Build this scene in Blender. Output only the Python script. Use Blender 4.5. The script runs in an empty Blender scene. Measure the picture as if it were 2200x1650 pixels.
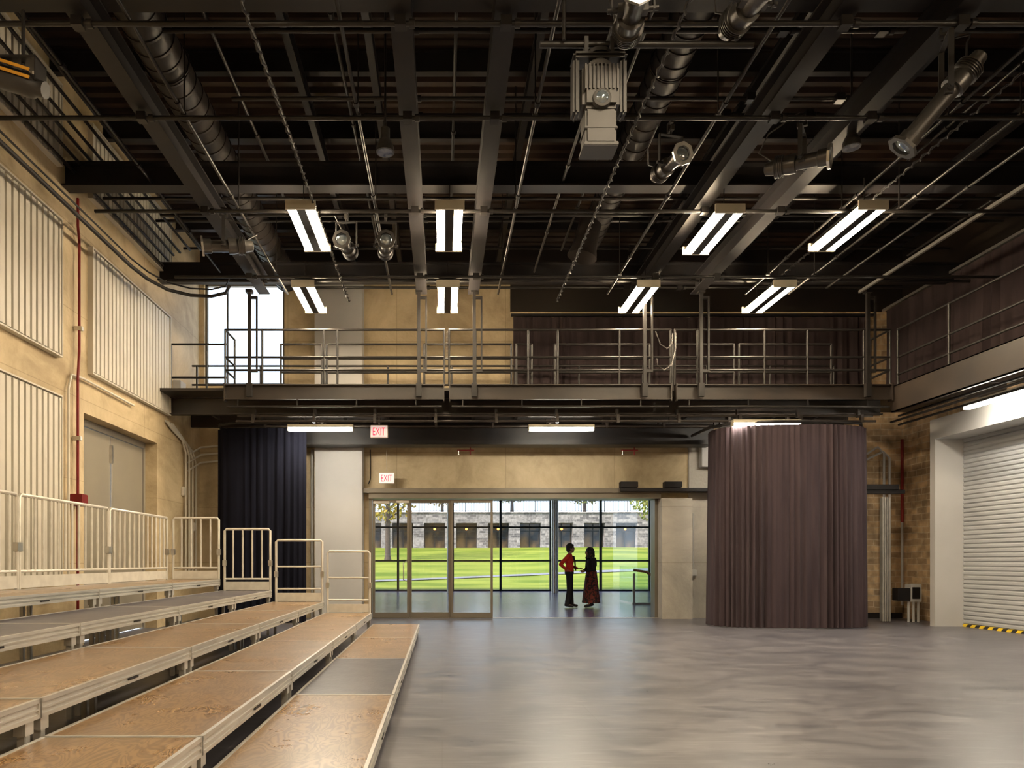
import bpy, math, random
from mathutils import Vector, Matrix
random.seed(7)
C = bpy.context.scene.collection
pi = math.pi

# ------------------------------------------------------------------ materials
def new_mat(name):
    m = bpy.data.materials.new(name); m.use_nodes = True
    nt = m.node_tree
    return m, nt, nt.nodes['Principled BSDF']

def mat(name, col, rough=0.6, metal=0.0, col2=None, scale=3.0, stretch=(1,1,1), bump=0.0, detail=6, coord='Object', bscale=None, spec=None, lo=0.35, hi=0.65):
    m, nt, b = new_mat(name)
    b.inputs['Roughness'].default_value = rough
    b.inputs['Metallic'].default_value = metal
    if spec is not None: b.inputs['Specular IOR Level'].default_value = spec
    tc = nt.nodes.new('ShaderNodeTexCoord'); mp = nt.nodes.new('ShaderNodeMapping')
    mp.inputs['Scale'].default_value = stretch
    nt.links.new(tc.outputs[coord], mp.inputs['Vector'])
    nz = nt.nodes.new('ShaderNodeTexNoise'); nz.inputs['Scale'].default_value = scale; nz.inputs['Detail'].default_value = detail
    nt.links.new(mp.outputs['Vector'], nz.inputs['Vector'])
    if col2 is None: col2 = tuple(c*0.86 for c in col)
    r = nt.nodes.new('ShaderNodeValToRGB')
    r.color_ramp.elements[0].position = lo; r.color_ramp.elements[0].color = (*col, 1)
    r.color_ramp.elements[1].position = hi; r.color_ramp.elements[1].color = (*col2, 1)
    nt.links.new(nz.outputs['Fac'], r.inputs['Fac'])
    nt.links.new(r.outputs['Color'], b.inputs['Base Color'])
    if bump:
        n2 = nt.nodes.new('ShaderNodeTexNoise'); n2.inputs['Scale'].default_value = bscale or scale*6
        nt.links.new(mp.outputs['Vector'], n2.inputs['Vector'])
        bp = nt.nodes.new('ShaderNodeBump'); bp.inputs['Strength'].default_value = bump
        bp.inputs['Distance'].default_value = 0.02
        nt.links.new(n2.outputs['Fac'], bp.inputs['Height']); nt.links.new(bp.outputs['Normal'], b.inputs['Normal'])
    return m

def emis(name, col, strength, sample=True):
    m, nt, b = new_mat(name)
    b.inputs['Base Color'].default_value = (*col, 1)
    b.inputs['Emission Color'].default_value = (*col, 1)
    b.inputs['Emission Strength'].default_value = strength
    if not sample: m.cycles.emission_sampling = 'NONE'
    return m

def glass_mat(name, tint=(1,1,1), refl=0.08, rough=0.0):
    m = bpy.data.materials.new(name); m.use_nodes = True; nt = m.node_tree; nt.nodes.clear()
    o = nt.nodes.new('ShaderNodeOutputMaterial'); mx = nt.nodes.new('ShaderNodeMixShader')
    t = nt.nodes.new('ShaderNodeBsdfTransparent'); g = nt.nodes.new('ShaderNodeBsdfGlossy')
    t.inputs['Color'].default_value = (*tint, 1); g.inputs['Roughness'].default_value = rough
    mx.inputs['Fac'].default_value = refl
    nt.links.new(t.outputs[0], mx.inputs[1]); nt.links.new(g.outputs[0], mx.inputs[2]); nt.links.new(mx.outputs[0], o.inputs['Surface'])
    return m

def wallcoords(nt):
    tc = nt.nodes.new('ShaderNodeTexCoord'); sp = nt.nodes.new('ShaderNodeSeparateXYZ'); ad = nt.nodes.new('ShaderNodeMath'); cb = nt.nodes.new('ShaderNodeCombineXYZ')
    nt.links.new(tc.outputs['Object'], sp.inputs[0]); nt.links.new(sp.outputs[0], ad.inputs[0]); nt.links.new(sp.outputs[1], ad.inputs[1])
    nt.links.new(ad.outputs[0], cb.inputs[0]); nt.links.new(sp.outputs[2], cb.inputs[1])
    return tc.outputs['Object'], cb.outputs[0]

def concrete(name, c1, c2, c3):
    m, nt, b = new_mat(name); ob, wc = wallcoords(nt)
    n1 = nt.nodes.new('ShaderNodeTexNoise'); n1.inputs['Scale'].default_value = 0.8; n1.inputs['Detail'].default_value = 10; n1.inputs['Roughness'].default_value = 0.68; n1.inputs['Distortion'].default_value = 0.5
    nt.links.new(ob, n1.inputs['Vector'])
    r = nt.nodes.new('ShaderNodeValToRGB'); e = r.color_ramp.elements
    e[0].position = .33; e[0].color = (*c2,1); e[1].position = .66; e[1].color = (*c1,1); x = e.new(.5); x.color = (*c3,1)
    nt.links.new(n1.outputs['Fac'], r.inputs[0])
    br = nt.nodes.new('ShaderNodeTexBrick'); br.inputs['Scale'].default_value = 1; br.inputs['Brick Width'].default_value = 2.4; br.inputs['Row Height'].default_value = 1.22; br.offset = 0
    br.inputs['Color1'].default_value = (1,1,1,1); br.inputs['Color2'].default_value = (.90,.90,.92,1); br.inputs['Mortar'].default_value = (.6,.58,.55,1); br.inputs['Mortar Size'].default_value = .006
    nt.links.new(wc, br.inputs['Vector'])
    mx = nt.nodes.new('ShaderNodeMixRGB'); mx.blend_type = 'MULTIPLY'; mx.inputs[0].default_value = .8
    nt.links.new(r.outputs[0], mx.inputs[1]); nt.links.new(br.outputs[0], mx.inputs[2]); nt.links.new(mx.outputs[0], b.inputs['Base Color'])
    n2 = nt.nodes.new('ShaderNodeTexNoise'); n2.inputs['Scale'].default_value = 18; n2.inputs['Detail'].default_value = 6; nt.links.new(ob, n2.inputs['Vector'])
    bp = nt.nodes.new('ShaderNodeBump'); bp.inputs['Strength'].default_value = .3; bp.inputs['Distance'].default_value = .02
    nt.links.new(n2.outputs['Fac'], bp.inputs['Height']); nt.links.new(bp.outputs[0], b.inputs['Normal']); b.inputs['Roughness'].default_value = .7
    return m

def brick(name, c1, c2, mortar, scale, bw=0.5, rh=0.25, ms=0.015):
    m, nt, b = new_mat(name); ob, wc = wallcoords(nt)
    br = nt.nodes.new('ShaderNodeTexBrick'); br.inputs['Scale'].default_value = scale
    br.inputs['Color1'].default_value = (*c1, 1); br.inputs['Color2'].default_value = (*c2, 1); br.inputs['Mortar'].default_value = (*mortar, 1)
    br.inputs['Brick Width'].default_value = bw; br.inputs['Row Height'].default_value = rh; br.inputs['Mortar Size'].default_value = ms
    nz = nt.nodes.new('ShaderNodeTexNoise'); nz.inputs['Scale'].default_value = 5; nz.inputs['Detail'].default_value = 8
    mr = nt.nodes.new('ShaderNodeMapRange'); mr.inputs['From Min'].default_value = .3; mr.inputs['From Max'].default_value = .7; mr.inputs['To Min'].default_value = .55; mr.inputs['To Max'].default_value = 1.25
    mx = nt.nodes.new('ShaderNodeMixRGB'); mx.blend_type = 'MULTIPLY'; mx.inputs['Fac'].default_value = 1
    ad = nt.nodes.new('ShaderNodeMixRGB'); ad.blend_type = 'ADD'; ad.inputs[0].default_value = .06
    n3 = nt.nodes.new('ShaderNodeTexNoise'); n3.inputs['Scale'].default_value = 2.5; nt.links.new(ob, n3.inputs['Vector'])
    nt.links.new(wc, ad.inputs[1]); nt.links.new(n3.outputs['Color'], ad.inputs[2]); nt.links.new(ad.outputs[0], br.inputs['Vector'])
    nt.links.new(ob, nz.inputs['Vector']); nt.links.new(nz.outputs['Fac'], mr.inputs[0])
    nt.links.new(br.outputs['Color'], mx.inputs[1]); nt.links.new(mr.outputs[0], mx.inputs[2]); nt.links.new(mx.outputs[0], b.inputs['Base Color'])
    b.inputs['Roughness'].default_value = 0.85
    return m

def plywood(name, c1, c2, c3, rough=0.3):
    m, nt, b = new_mat(name)
    tc = nt.nodes.new('ShaderNodeTexCoord'); oi = nt.nodes.new('ShaderNodeObjectInfo')
    ad = nt.nodes.new('ShaderNodeVectorMath'); ad.operation = 'ADD'
    ml = nt.nodes.new('ShaderNodeVectorMath'); ml.operation = 'SCALE'; ml.inputs['Scale'].default_value = 17.0
    cb = nt.nodes.new('ShaderNodeCombineXYZ')
    nt.links.new(oi.outputs['Random'], cb.inputs[0]); nt.links.new(oi.outputs['Random'], cb.inputs[1])
    nt.links.new(cb.outputs[0], ml.inputs[0]); nt.links.new(tc.outputs['Object'], ad.inputs[0]); nt.links.new(ml.outputs[0], ad.inputs[1])
    mp = nt.nodes.new('ShaderNodeMapping'); mp.inputs['Scale'].default_value = (3.2, 1.1, 1)
    nt.links.new(ad.outputs[0], mp.inputs['Vector'])
    nz = nt.nodes.new('ShaderNodeTexNoise'); nz.inputs['Scale'].default_value = 1.9; nz.inputs['Detail'].default_value = 2.5; nz.inputs['Distortion'].default_value = 0.8
    nt.links.new(mp.outputs[0], nz.inputs['Vector'])
    mu = nt.nodes.new('ShaderNodeMath'); mu.operation = 'MULTIPLY'; mu.inputs[1].default_value = 85
    sn = nt.nodes.new('ShaderNodeMath'); sn.operation = 'SINE'
    nt.links.new(nz.outputs['Fac'], mu.inputs[0]); nt.links.new(mu.outputs[0], sn.inputs[0])
    r = nt.nodes.new('ShaderNodeValToRGB'); r.color_ramp.elements[0].color = (*c1, 1); r.color_ramp.elements[1].color = (*c2, 1)
    r.color_ramp.elements[0].position = 0.25; r.color_ramp.elements[1].position = 0.95
    m2 = nt.nodes.new('ShaderNodeMath'); m2.operation = 'MULTIPLY_ADD'; m2.inputs[1].default_value = 0.5; m2.inputs[2].default_value = 0.5
    nt.links.new(sn.outputs[0], m2.inputs[0]); nt.links.new(m2.outputs[0], r.inputs['Fac'])
    n2 = nt.nodes.new('ShaderNodeTexNoise'); n2.inputs['Scale'].default_value = 1.7; n2.inputs['Detail'].default_value = 8; n2.inputs['Roughness'].default_value = .7; nt.links.new(ad.outputs[0], n2.inputs['Vector'])
    r2 = nt.nodes.new('ShaderNodeValToRGB'); r2.color_ramp.elements[0].position = .38; r2.color_ramp.elements[1].position = .72; nt.links.new(n2.outputs['Fac'], r2.inputs[0])
    mx = nt.nodes.new('ShaderNodeMixRGB'); mx.inputs[2].default_value = (*c3, 1)
    nt.links.new(r2.outputs[0], mx.inputs['Fac']); nt.links.new(r.outputs[0], mx.inputs[1])
    nt.links.new(mx.outputs[0], b.inputs['Base Color'])
    mr = nt.nodes.new('ShaderNodeMapRange'); mr.inputs['To Min'].default_value = rough-.12; mr.inputs['To Max'].default_value = rough+.12
    nt.links.new(n2.outputs['Fac'], mr.inputs[0]); nt.links.new(mr.outputs[0], b.inputs['Roughness'])
    b.inputs['Specular IOR Level'].default_value = .8
    return m

M = {}
M['concrete'] = concrete('concrete_tan', (0.60,0.475,0.29), (0.31,0.23,0.125), (0.48,0.375,0.22))
M['concrete_grey'] = concrete('concrete_grey', (0.46,0.42,0.36), (0.27,0.25,0.22), (0.38,0.35,0.30))
M['white'] = mat('painted_white', (0.44,0.43,0.42), 0.6, 0, (0.39,0.38,0.37), 0.8)
M['shutter'] = mat('shutter_grey_white', (0.35,0.365,0.38), 0.5, 0, (0.31,0.32,0.335), 0.8)
M['panel'] = mat('cream_panel', (0.58,0.545,0.46), 0.5, 0, (0.53,0.495,0.42), 1.0)
M['door_grey'] = mat('door_paint', (0.24,0.21,0.16), 0.45, 0, (0.21,0.185,0.15), 1.0)
M['black'] = mat('black_steel', (0.008,0.0075,0.009), 0.5, 0.0, (0.013,0.011,0.011), 3.0, spec=0.25)
M['gallery'] = mat('brown_black_steel', (0.028,0.020,0.015), 0.42, 0.0, (0.016,0.012,0.010), 2.0, spec=0.45)
M['blackpipe'] = mat('black_pipe', (0.010,0.009,0.009), 0.38, 0.0, (0.015,0.013,0.012), 5.0, spec=0.3)
M['deck_ceiling'] = mat('ceiling_black', (0.026,0.0145,0.009), 0.5, 0.0, (0.011,0.007,0.006), 0.7, spec=.25)
M['blackwall'] = mat('wall_upper_black', (0.016,0.011,0.008), 0.6, 0.0, (0.010,0.008,0.007), 0.7, spec=.25)
M['duct'] = mat('duct_black', (0.010,0.0085,0.0085), 0.46, 0.0, (0.016,0.0125,0.011), 4.0, spec=.22)
M['alu'] = mat('aluminium', (0.62,0.60,0.56), 0.3, 0.9, (0.48,0.46,0.43), 6.0, stretch=(1,0.3,1))
M['chain'] = mat('dull_chain', (0.25,0.24,0.22), 0.4, 0.8, (0.18,0.17,0.16), 6.0)
M['riser_alu'] = mat('riser_aluminium', (0.60,0.585,0.56), 0.36, 0.55, (0.45,0.44,0.42), 6.0, stretch=(1,0.3,1))
M['galv'] = mat('galvanised_rail', (0.70,0.67,0.60), 0.35, 0.3, (0.60,0.57,0.51), 8.0)
M['bronze'] = mat('door_frame_metal', (0.20,0.175,0.14), 0.35, 0.7, (0.17,0.15,0.12), 3.0)
M['mullion'] = mat('window_mullion', (0.015,0.017,0.02), 0.5, 0.0, (0.02,0.022,0.025), 3.0, spec=.2)
M['wood'] = plywood('plywood_deck', (0.27,0.160,0.072), (0.13,0.070,0.030), (0.165,0.118,0.078))
M['wood_dark'] = mat('grey_deck', (0.050,0.046,0.060), 0.33, 0, (0.085,0.077,0.088), 5.0, bump=0.1, detail=9)
M['velvet'] = mat('purple_velvet', (0.032,0.0225,0.0285), 0.95, 0, (0.047,0.033,0.039), 2.0, stretch=(3,3,0.4), spec=.15)
M['velvet'].node_tree.nodes['Principled BSDF'].inputs['Sheen Weight'].default_value = 0.03
M['navy'] = mat('navy_velvet', (0.0035,0.004,0.009), 0.95, 0, (0.006,0.0065,0.013), 2.0, stretch=(3,3,0.4), spec=.12)
M['dark_velvet'] = mat('brown_black_velvet', (0.024,0.0165,0.018), 0.95, 0, (0.036,0.025,0.026), 2.0, stretch=(3,3,0.4), spec=.15)
M['red'] = mat('red_paint', (0.18,0.006,0.006), 0.5, 0, (0.14,0.005,0.005), 4.0, spec=.3)
M['tube'] = emis('tube_glow', (1.0,0.79,0.52), 145.0)
M['tube_cool'] = emis('tube_glow_white', (1.0,0.90,0.72), 115.0)
M['fixture'] = mat('fixture_enamel', (0.45,0.40,0.30), 0.45, 0, (0.40,0.36,0.27), 3.0)
M['lampgrey'] = mat('lamp_housing_silver', (0.075,0.070,0.065), 0.34, 0.6, (0.05,0.047,0.045), 5.0)
M['lampbase'] = mat('lamp_base_grey', (0.055,0.052,0.050), 0.5, 0.0, (0.040,0.038,0.037), 5.0)
M['lampblack'] = mat('lamp_housing_black', (0.012,0.011,0.011), 0.45, 0.1, (0.02,0.018,0.018), 5.0)
M['lens'] = mat('lens_glass', (0.22,0.28,0.34), 0.05, 0.7, (0.55,0.6,0.62), 9.0)  # bluish base with pale patches paints in the lens reflection
M['glass'] = glass_mat('clear_glass', (0.98,0.98,0.98), 0.04)
M['glass_green'] = glass_mat('green_glass', (0.84,0.94,0.92), 0.12)
M['exit_face'] = emis('exit_sign_face', (0.9,0.74,0.70), 0.5, False)
M['exit_red'] = emis('exit_sign_red', (0.80,0.01,0.07), 0.8, False)
M['stone'] = brick('rubble_stone', (0.58,0.39,0.21), (0.31,0.21,0.12), (0.52,0.40,0.26), 2.0, 0.62, 0.27, .02)
M['stone_out'] = brick('grey_fieldstone', (0.33,0.28,0.26), (0.10,0.085,0.085), (0.30,0.26,0.24), 1.3, 0.7, 0.26)
M['yellow'] = mat('yellow_paint', (0.60,0.28,0.02), 0.5, 0, (0.55,0.25,0.02), 4.0)
M['skin'] = mat('skin_tone', (0.30,0.16,0.10), 0.5, 0, (0.27,0.14,0.09), 10.0)
M['hair'] = mat('dark_hair', (0.012,0.008,0.006), 0.6, 0, (0.02,0.013,0.01), 30.0, bump=0.5)
M['shirt_red'] = mat('red_knit', (0.75,0.03,0.012), 0.8, 0, (0.6,0.025,0.012), 20.0)
M['cloth_black'] = mat('black_cloth', (0.004,0.004,0.006), 0.85, 0, (0.008,0.007,0.008), 12.0)
M['skirt'] = mat('patterned_red_skirt', (0.16,0.025,0.015), 0.85, 0, (0.012,0.006,0.006), 18.0, lo=0.45, hi=0.55)
M['orange_glow'] = emis('pendant_glow', (1.0,0.45,0.08), 3.0, False)
M['win_dark'] = mat('dark_window', (0.012,0.014,0.016), 0.1, 0, (0.12,0.07,0.03), 0.9, spec=.25)
M['brownwood'] = mat('handrail_wood', (0.25,0.11,0.04), 0.4, 0, (0.2,0.08,0.03), 6.0)
M['path'] = mat('path_asphalt', (0.17,0.165,0.18), 0.9, 0, (0.13,0.127,0.14), 3.0)
M['bark'] = mat('tree_bark', (0.08,0.055,0.04), 0.9, 0, (0.05,0.035,0.03), 10.0, bump=0.5)
M['leaf_yellow'] = mat('autumn_leaves', (0.40,0.24,0.02), 0.8, 0, (0.20,0.18,0.02), 1.5)
M['leaf_green'] = mat('green_leaves', (0.11,0.15,0.02), 0.8, 0, (0.24,0.21,0.035), 1.5)
M['grass'] = mat('lawn_grass', (0.085,0.125,0.010), 0.95, 0, (0.215,0.235,0.032), 0.30, detail=14, bump=0.3, bscale=30, stretch=(.6,1.6,1), spec=.1)

def floor_mat():
    m, nt, b = new_mat('charcoal_vinyl')
    tc = nt.nodes.new('ShaderNodeTexCoord'); mp = nt.nodes.new('ShaderNodeMapping'); mp.inputs['Scale'].default_value = (0.8, 1.3, 1); mp.inputs['Rotation'].default_value = (0,0,.35)
    nt.links.new(tc.outputs['Object'], mp.inputs['Vector'])
    nz = nt.nodes.new('ShaderNodeTexNoise'); nz.inputs['Scale'].default_value = 1.5; nz.inputs['Detail'].default_value = 12; nz.inputs['Roughness'].default_value = 0.72; nz.inputs['Distortion'].default_value = 1.2
    nt.links.new(mp.outputs[0], nz.inputs['Vector'])
    r = nt.nodes.new('ShaderNodeValToRGB')
    r.color_ramp.elements[0].position = 0.34; r.color_ramp.elements[0].color = (0.050,0.051,0.070,1)
    r.color_ramp.elements[1].position = 0.70; r.color_ramp.elements[1].color = (0.125,0.122,0.145,1)
    nt.links.new(nz.outputs['Fac'], r.inputs['Fac'])
    br = nt.nodes.new('ShaderNodeTexBrick'); br.inputs['Scale'].default_value = 1.0; br.inputs['Brick Width'].default_value = 2.44; br.inputs['Row Height'].default_value = 1.22
    br.inputs['Color1'].default_value = (1,1,1,1); br.inputs['Color2'].default_value = (0.92,0.92,0.93,1); br.inputs['Mortar'].default_value = (0.75,0.75,0.75,1); br.inputs['Mortar Size'].default_value = 0.004
    nt.links.new(tc.outputs['Object'], br.inputs['Vector'])
    mx = nt.nodes.new('ShaderNodeMixRGB'); mx.blend_type = 'MULTIPLY'; mx.inputs['Fac'].default_value = 1
    nt.links.new(r.outputs[0], mx.inputs[1]); nt.links.new(br.outputs['Color'], mx.inputs[2])
    m3 = nt.nodes.new('ShaderNodeMapping'); m3.inputs['Scale'].default_value = (1.2, 7, 1); m3.inputs['Rotation'].default_value = (0,0,-.5)
    n3 = nt.nodes.new('ShaderNodeTexNoise'); n3.inputs['Scale'].default_value = 2.0; n3.inputs['Detail'].default_value = 8; n3.inputs['Distortion'].default_value = 1.0
    nt.links.new(tc.outputs['Object'], m3.inputs[0]); nt.links.new(m3.outputs[0], n3.inputs['Vector'])
    r3 = nt.nodes.new('ShaderNodeValToRGB'); r3.color_ramp.elements[0].position = .50; r3.color_ramp.elements[0].color = (0,0,0,1); r3.color_ramp.elements[1].position = .80; r3.color_ramp.elements[1].color = (.07,.066,.068,1)
    nt.links.new(n3.outputs['Fac'], r3.inputs[0])
    ad = nt.nodes.new('ShaderNodeMixRGB'); ad.blend_type = 'ADD'; ad.inputs[0].default_value = 1; nt.links.new(mx.outputs[0], ad.inputs[1]); nt.links.new(r3.outputs[0], ad.inputs[2])
    nt.links.new(ad.outputs[0], b.inputs['Base Color'])
    mr = nt.nodes.new('ShaderNodeMapRange'); mr.inputs['From Min'].default_value = .3; mr.inputs['From Max'].default_value = .7; mr.inputs['To Min'].default_value = 0.27; mr.inputs['To Max'].default_value = 0.40
    nt.links.new(nz.outputs['Fac'], mr.inputs['Value']); nt.links.new(mr.outputs[0], b.inputs['Roughness'])
    b.inputs['Specular IOR Level'].default_value = .9
    return m
M['floor'] = floor_mat()
def tile_mat():
    m, nt, b = new_mat('polished_slate_tiles')
    tc = nt.nodes.new('ShaderNodeTexCoord')
    br = nt.nodes.new('ShaderNodeTexBrick'); br.inputs['Scale'].default_value = 1.0; br.inputs['Brick Width'].default_value = 1.2; br.inputs['Row Height'].default_value = 1.2; br.offset = 0
    br.inputs['Color1'].default_value = (0.10,0.08,0.17,1); br.inputs['Color2'].default_value = (0.18,0.145,0.27,1); br.inputs['Mortar'].default_value = (0.03,0.028,0.035,1); br.inputs['Mortar Size'].default_value = 0.018
    nt.links.new(tc.outputs['Object'], br.inputs['Vector']); nt.links.new(br.outputs['Color'], b.inputs['Base Color'])
    b.inputs['Roughness'].default_value = 0.20; b.inputs['Specular IOR Level'].default_value = .3
    b.inputs['Specular Tint'].default_value = (.85,.72,1,1)
    return m
M['tiles'] = tile_mat()
def hazard_mat():
    m, nt, b = new_mat('hazard_stripes')
    tc = nt.nodes.new('ShaderNodeTexCoord'); w = nt.nodes.new('ShaderNodeTexWave'); w.bands_direction = 'DIAGONAL'; w.inputs['Scale'].default_value = 3.0
    r = nt.nodes.new('ShaderNodeValToRGB'); r.color_ramp.interpolation = 'CONSTANT'
    r.color_ramp.elements[0].color = (0.8,0.55,0.02,1); r.color_ramp.elements[1].color = (0.02,0.02,0.02,1); r.color_ramp.elements[1].position = 0.5
    nt.links.new(tc.outputs['Object'], w.inputs[0]); nt.links.new(w.outputs['Fac'], r.inputs[0]); nt.links.new(r.outputs[0], b.inputs['Base Color'])
    return m
M['hazard'] = hazard_mat()

# ------------------------------------------------------------------ mesh builder
class MB:
    def __init__(s): s.v=[]; s.f=[]; s.sm=[]; s.mi=[]
    def add(s, vs, fs, smooth=False, mi=0):
        o=len(s.v); s.v += [tuple(p) for p in vs]
        for f in fs: s.f.append(tuple(i+o for i in f)); s.sm.append(smooth); s.mi.append(mi)
        return s
    def box(s, x0,x1,y0,y1,z0,z1, mi=0):
        vs=[(x0,y0,z0),(x1,y0,z0),(x1,y1,z0),(x0,y1,z0),(x0,y0,z1),(x1,y0,z1),(x1,y1,z1),(x0,y1,z1)]
        return s.add(vs,[(3,2,1,0),(4,5,6,7),(0,1,5,4),(1,2,6,5),(2,3,7,6),(3,0,4,7)],mi=mi)
    def obox(s, c, ax, ay, az, mi=0):
        c=Vector(c); ax=Vector(ax); ay=Vector(ay); az=Vector(az)
        vs=[c+i*ax+j*ay+k*az for k in(-1,1) for i,j in((-1,-1),(1,-1),(1,1),(-1,1))]
        return s.add(vs,[(3,2,1,0),(4,5,6,7),(0,1,5,4),(1,2,6,5),(2,3,7,6),(3,0,4,7)],mi=mi)
    def bbox(s, x0,x1,y0,y1,z0,z1, b=0.01, mi=0):
        import bmesh
        bm=bmesh.new(); bmesh.ops.create_cube(bm,size=1)
        for v in bm.verts: v.co=Vector(((x0+x1)/2+v.co.x*(x1-x0),(y0+y1)/2+v.co.y*(y1-y0),(z0+z1)/2+v.co.z*(z1-z0)))
        bmesh.ops.bevel(bm,geom=list(bm.edges),offset=b,segments=2,affect='EDGES')
        bm.verts.index_update(); s.add([v.co[:] for v in bm.verts],[[v.index for v in f.verts] for f in bm.faces],mi=mi); bm.free()
        return s
    def ring(s, c, d, r, n, up=None):
        d=Vector(d).normalized(); a=Vector(up) if up else (Vector((0,0,1)) if abs(d.z)<0.9 else Vector((1,0,0)))
        u=d.cross(a).normalized(); w=u.cross(d).normalized()
        return [Vector(c)+r*(math.cos(2*pi*i/n)*u+math.sin(2*pi*i/n)*w) for i in range(n)]
    def rev(s, p, d, prof, n=16, smooth=True, caps=True, mi=0):
        p=Vector(p); d=Vector(d).normalized(); vs=[]; fs=[]
        for t,r in prof: vs+=s.ring(p+d*t,d,max(r,1e-4),n)
        for k in range(len(prof)-1):
            for i in range(n):
                a=k*n+i; b=k*n+(i+1)%n; fs.append((a,b,b+n,a+n))
        s.add(vs,fs,smooth,mi)
        if caps:
            o=len(s.v)-len(vs)
            s.f.append(tuple(o+i for i in range(n))[::-1]); s.sm.append(False); s.mi.append(mi)
            s.f.append(tuple(o+(len(prof)-1)*n+i for i in range(n))); s.sm.append(False); s.mi.append(mi)
        return s
    def cyl(s, p0, p1, r0, r1=None, n=12, mi=0):
        p0=Vector(p0); p1=Vector(p1); d=p1-p0
        return s.rev(p0,d,[(0,r0),(d.length,r0 if r1 is None else r1)],n,mi=mi)
    def tube(s, pts, r, n=8, closed=False, mi=0):
        pts=[Vector(p) for p in pts]; N=len(pts); vs=[]; fs=[]; prev=None
        for i,p in enumerate(pts):
            if closed: d=pts[(i+1)%N]-pts[i-1]
            else: d=pts[min(i+1,N-1)]-pts[max(i-1,0)]
            d.normalize()
            if prev is None:
                a=Vector((0,0,1)) if abs(d.z)<0.9 else Vector((1,0,0)); u=d.cross(a).normalized()
            else:
                u=(prev-d*prev.dot(d)).normalized()
            prev=u; w=u.cross(d).normalized()
            vs+=[p+r*(math.cos(2*pi*k/n)*u+math.sin(2*pi*k/n)*w) for k in range(n)]
        for k in range(N if closed else N-1):
            k2=(k+1)%N
            for i in range(n): fs.append((k*n+i,k*n+(i+1)%n,k2*n+(i+1)%n,k2*n+i))
        if not closed: fs.append(tuple(range(n))[::-1]); fs.append(tuple((N-1)*n+i for i in range(n)))
        return s.add(vs,fs,True,mi)
    def ell(s, c, r, nu=16, nv=10, mi=0, R=None):
        c=Vector(c); vs=[]; fs=[]
        if not hasattr(r,'__len__'): r=(r,r,r)
        for j in range(1,nv):
            th=pi*j/nv
            for i in range(nu):
                ph=2*pi*i/nu; q=Vector((r[0]*math.sin(th)*math.cos(ph),r[1]*math.sin(th)*math.sin(ph),r[2]*math.cos(th)))
                vs.append(c+(R@q if R else q))
        q=Vector((0,0,r[2])); vs.append(c+(R@q if R else q)); vs.append(c-(R@q if R else q)); T=len(vs)-2; B=T+1
        for j in range(nv-2):
            for i in range(nu): a=j*nu+i; b=j*nu+(i+1)%nu; fs.append((a,a+nu,b+nu,b))
        for i in range(nu): fs.append((T,i,(i+1)%nu)); fs.append((B,(nv-2)*nu+(i+1)%nu,(nv-2)*nu+i))
        return s.add(vs,fs,True,mi)
    def cap(s, p0, r0, p1, r1, n=14):
        p0=Vector(p0); p1=Vector(p1)
        if (p1-p0).length>1e-5: s.cyl(p0,p1,r0,r1,n)
        s.ell(p0,r0*1.0,n,8); s.ell(p1,r1*1.0,n,8); return s
    def mesh(s, name, mats):
        me=bpy.data.meshes.new(name); me.from_pydata(s.v,[],s.f); 
        me.polygons.foreach_set('use_smooth',s.sm); me.polygons.foreach_set('material_index',s.mi)
        for m in (mats if isinstance(mats,(list,tuple)) else [mats]): me.materials.append(M[m] if isinstance(m,str) else m)
        me.update()
        if any(s.sm) and len(s.f)<60000: me.set_sharp_from_angle(angle=math.radians(42))
        return me
    def obj(s, name, mats, parent=None, loc=(0,0,0), rot=(0,0,0), **props):
        o=bpy.data.objects.new(name,s.mesh(name,mats)); C.objects.link(o)
        o.location=loc; o.rotation_euler=rot
        if parent: o.parent=parent
        for k,v in props.items(): o[k]=v
        return o

def empty(name, loc, label, category, group=None, rot=(0,0,0)):
    e=bpy.data.objects.new(name,None); e.empty_display_size=0.2; C.objects.link(e); e.location=loc; e.rotation_euler=rot
    e['label']=label; e['category']=category
    if group: e['group']=group
    return e
def tag(o,label,category,group=None):
    o['label']=label; o['category']=category
    if group: o['group']=group
    return o
def struct(o): o['kind']='structure'; return o
def dup(root, loc, rot=None, label=None, group=None):
    kids={}
    def walk(o):
        kids[o]=list(o.children)
        for c in o.children: walk(c)
    walk(root)
    def cp(o,par):
        n=o.copy(); C.objects.link(n)
        if par: n.parent=par; n.matrix_parent_inverse=o.matrix_parent_inverse
        for ch in kids.get(o,[]): cp(ch,n)
        return n
    n=cp(root,None); n.location=loc
    if rot is not None: n.rotation_euler=rot
    if label: n['label']=label
    if group: n['group']=group
    return n

XL,XR,YB,YF,ZC = -5.35,10.15,15.4,-5.0,8.2
# ------------------------------------------------------------------ room shell
struct(MB().box(XL-.3,XR+.3,YF,YB+.0,-.15,0).obj('floor','floor',label='charcoal vinyl performance floor with scuffed sheen',category='floor'))
struct(MB().box(-8,12,YB,29.6,-.15,0.0).obj('floor.001','tiles',label='polished slate tile floor of the lobby',category='floor'))
b=MB()
b.box(XL-.35,XL,YF,10.42,0,ZC); b.box(XL-.35,XL,13.1,YB+.3,0,ZC); b.box(XL-.35,XL,10.42,13.1,3.47,ZC)
struct(b.obj('wall_left','concrete',label='tan cast concrete side wall',category='wall'))
b=MB()
b.box(XR,XR+.35,13.5,YB+.3,0,ZC); b.box(XR,XR+.35,YF,7,0,ZC); b.box(XR,XR+.35,7,13.5,3.62,ZC)
struct(b.obj('wall_right','stone',label='brown rubble stone side wall',category='wall'))
b=MB()
ox0,ox1,oz=-1.6,4.76,2.74
wx0,wx1,wz0,wz1=-5.25,-3.48,5.15,7.4
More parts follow.
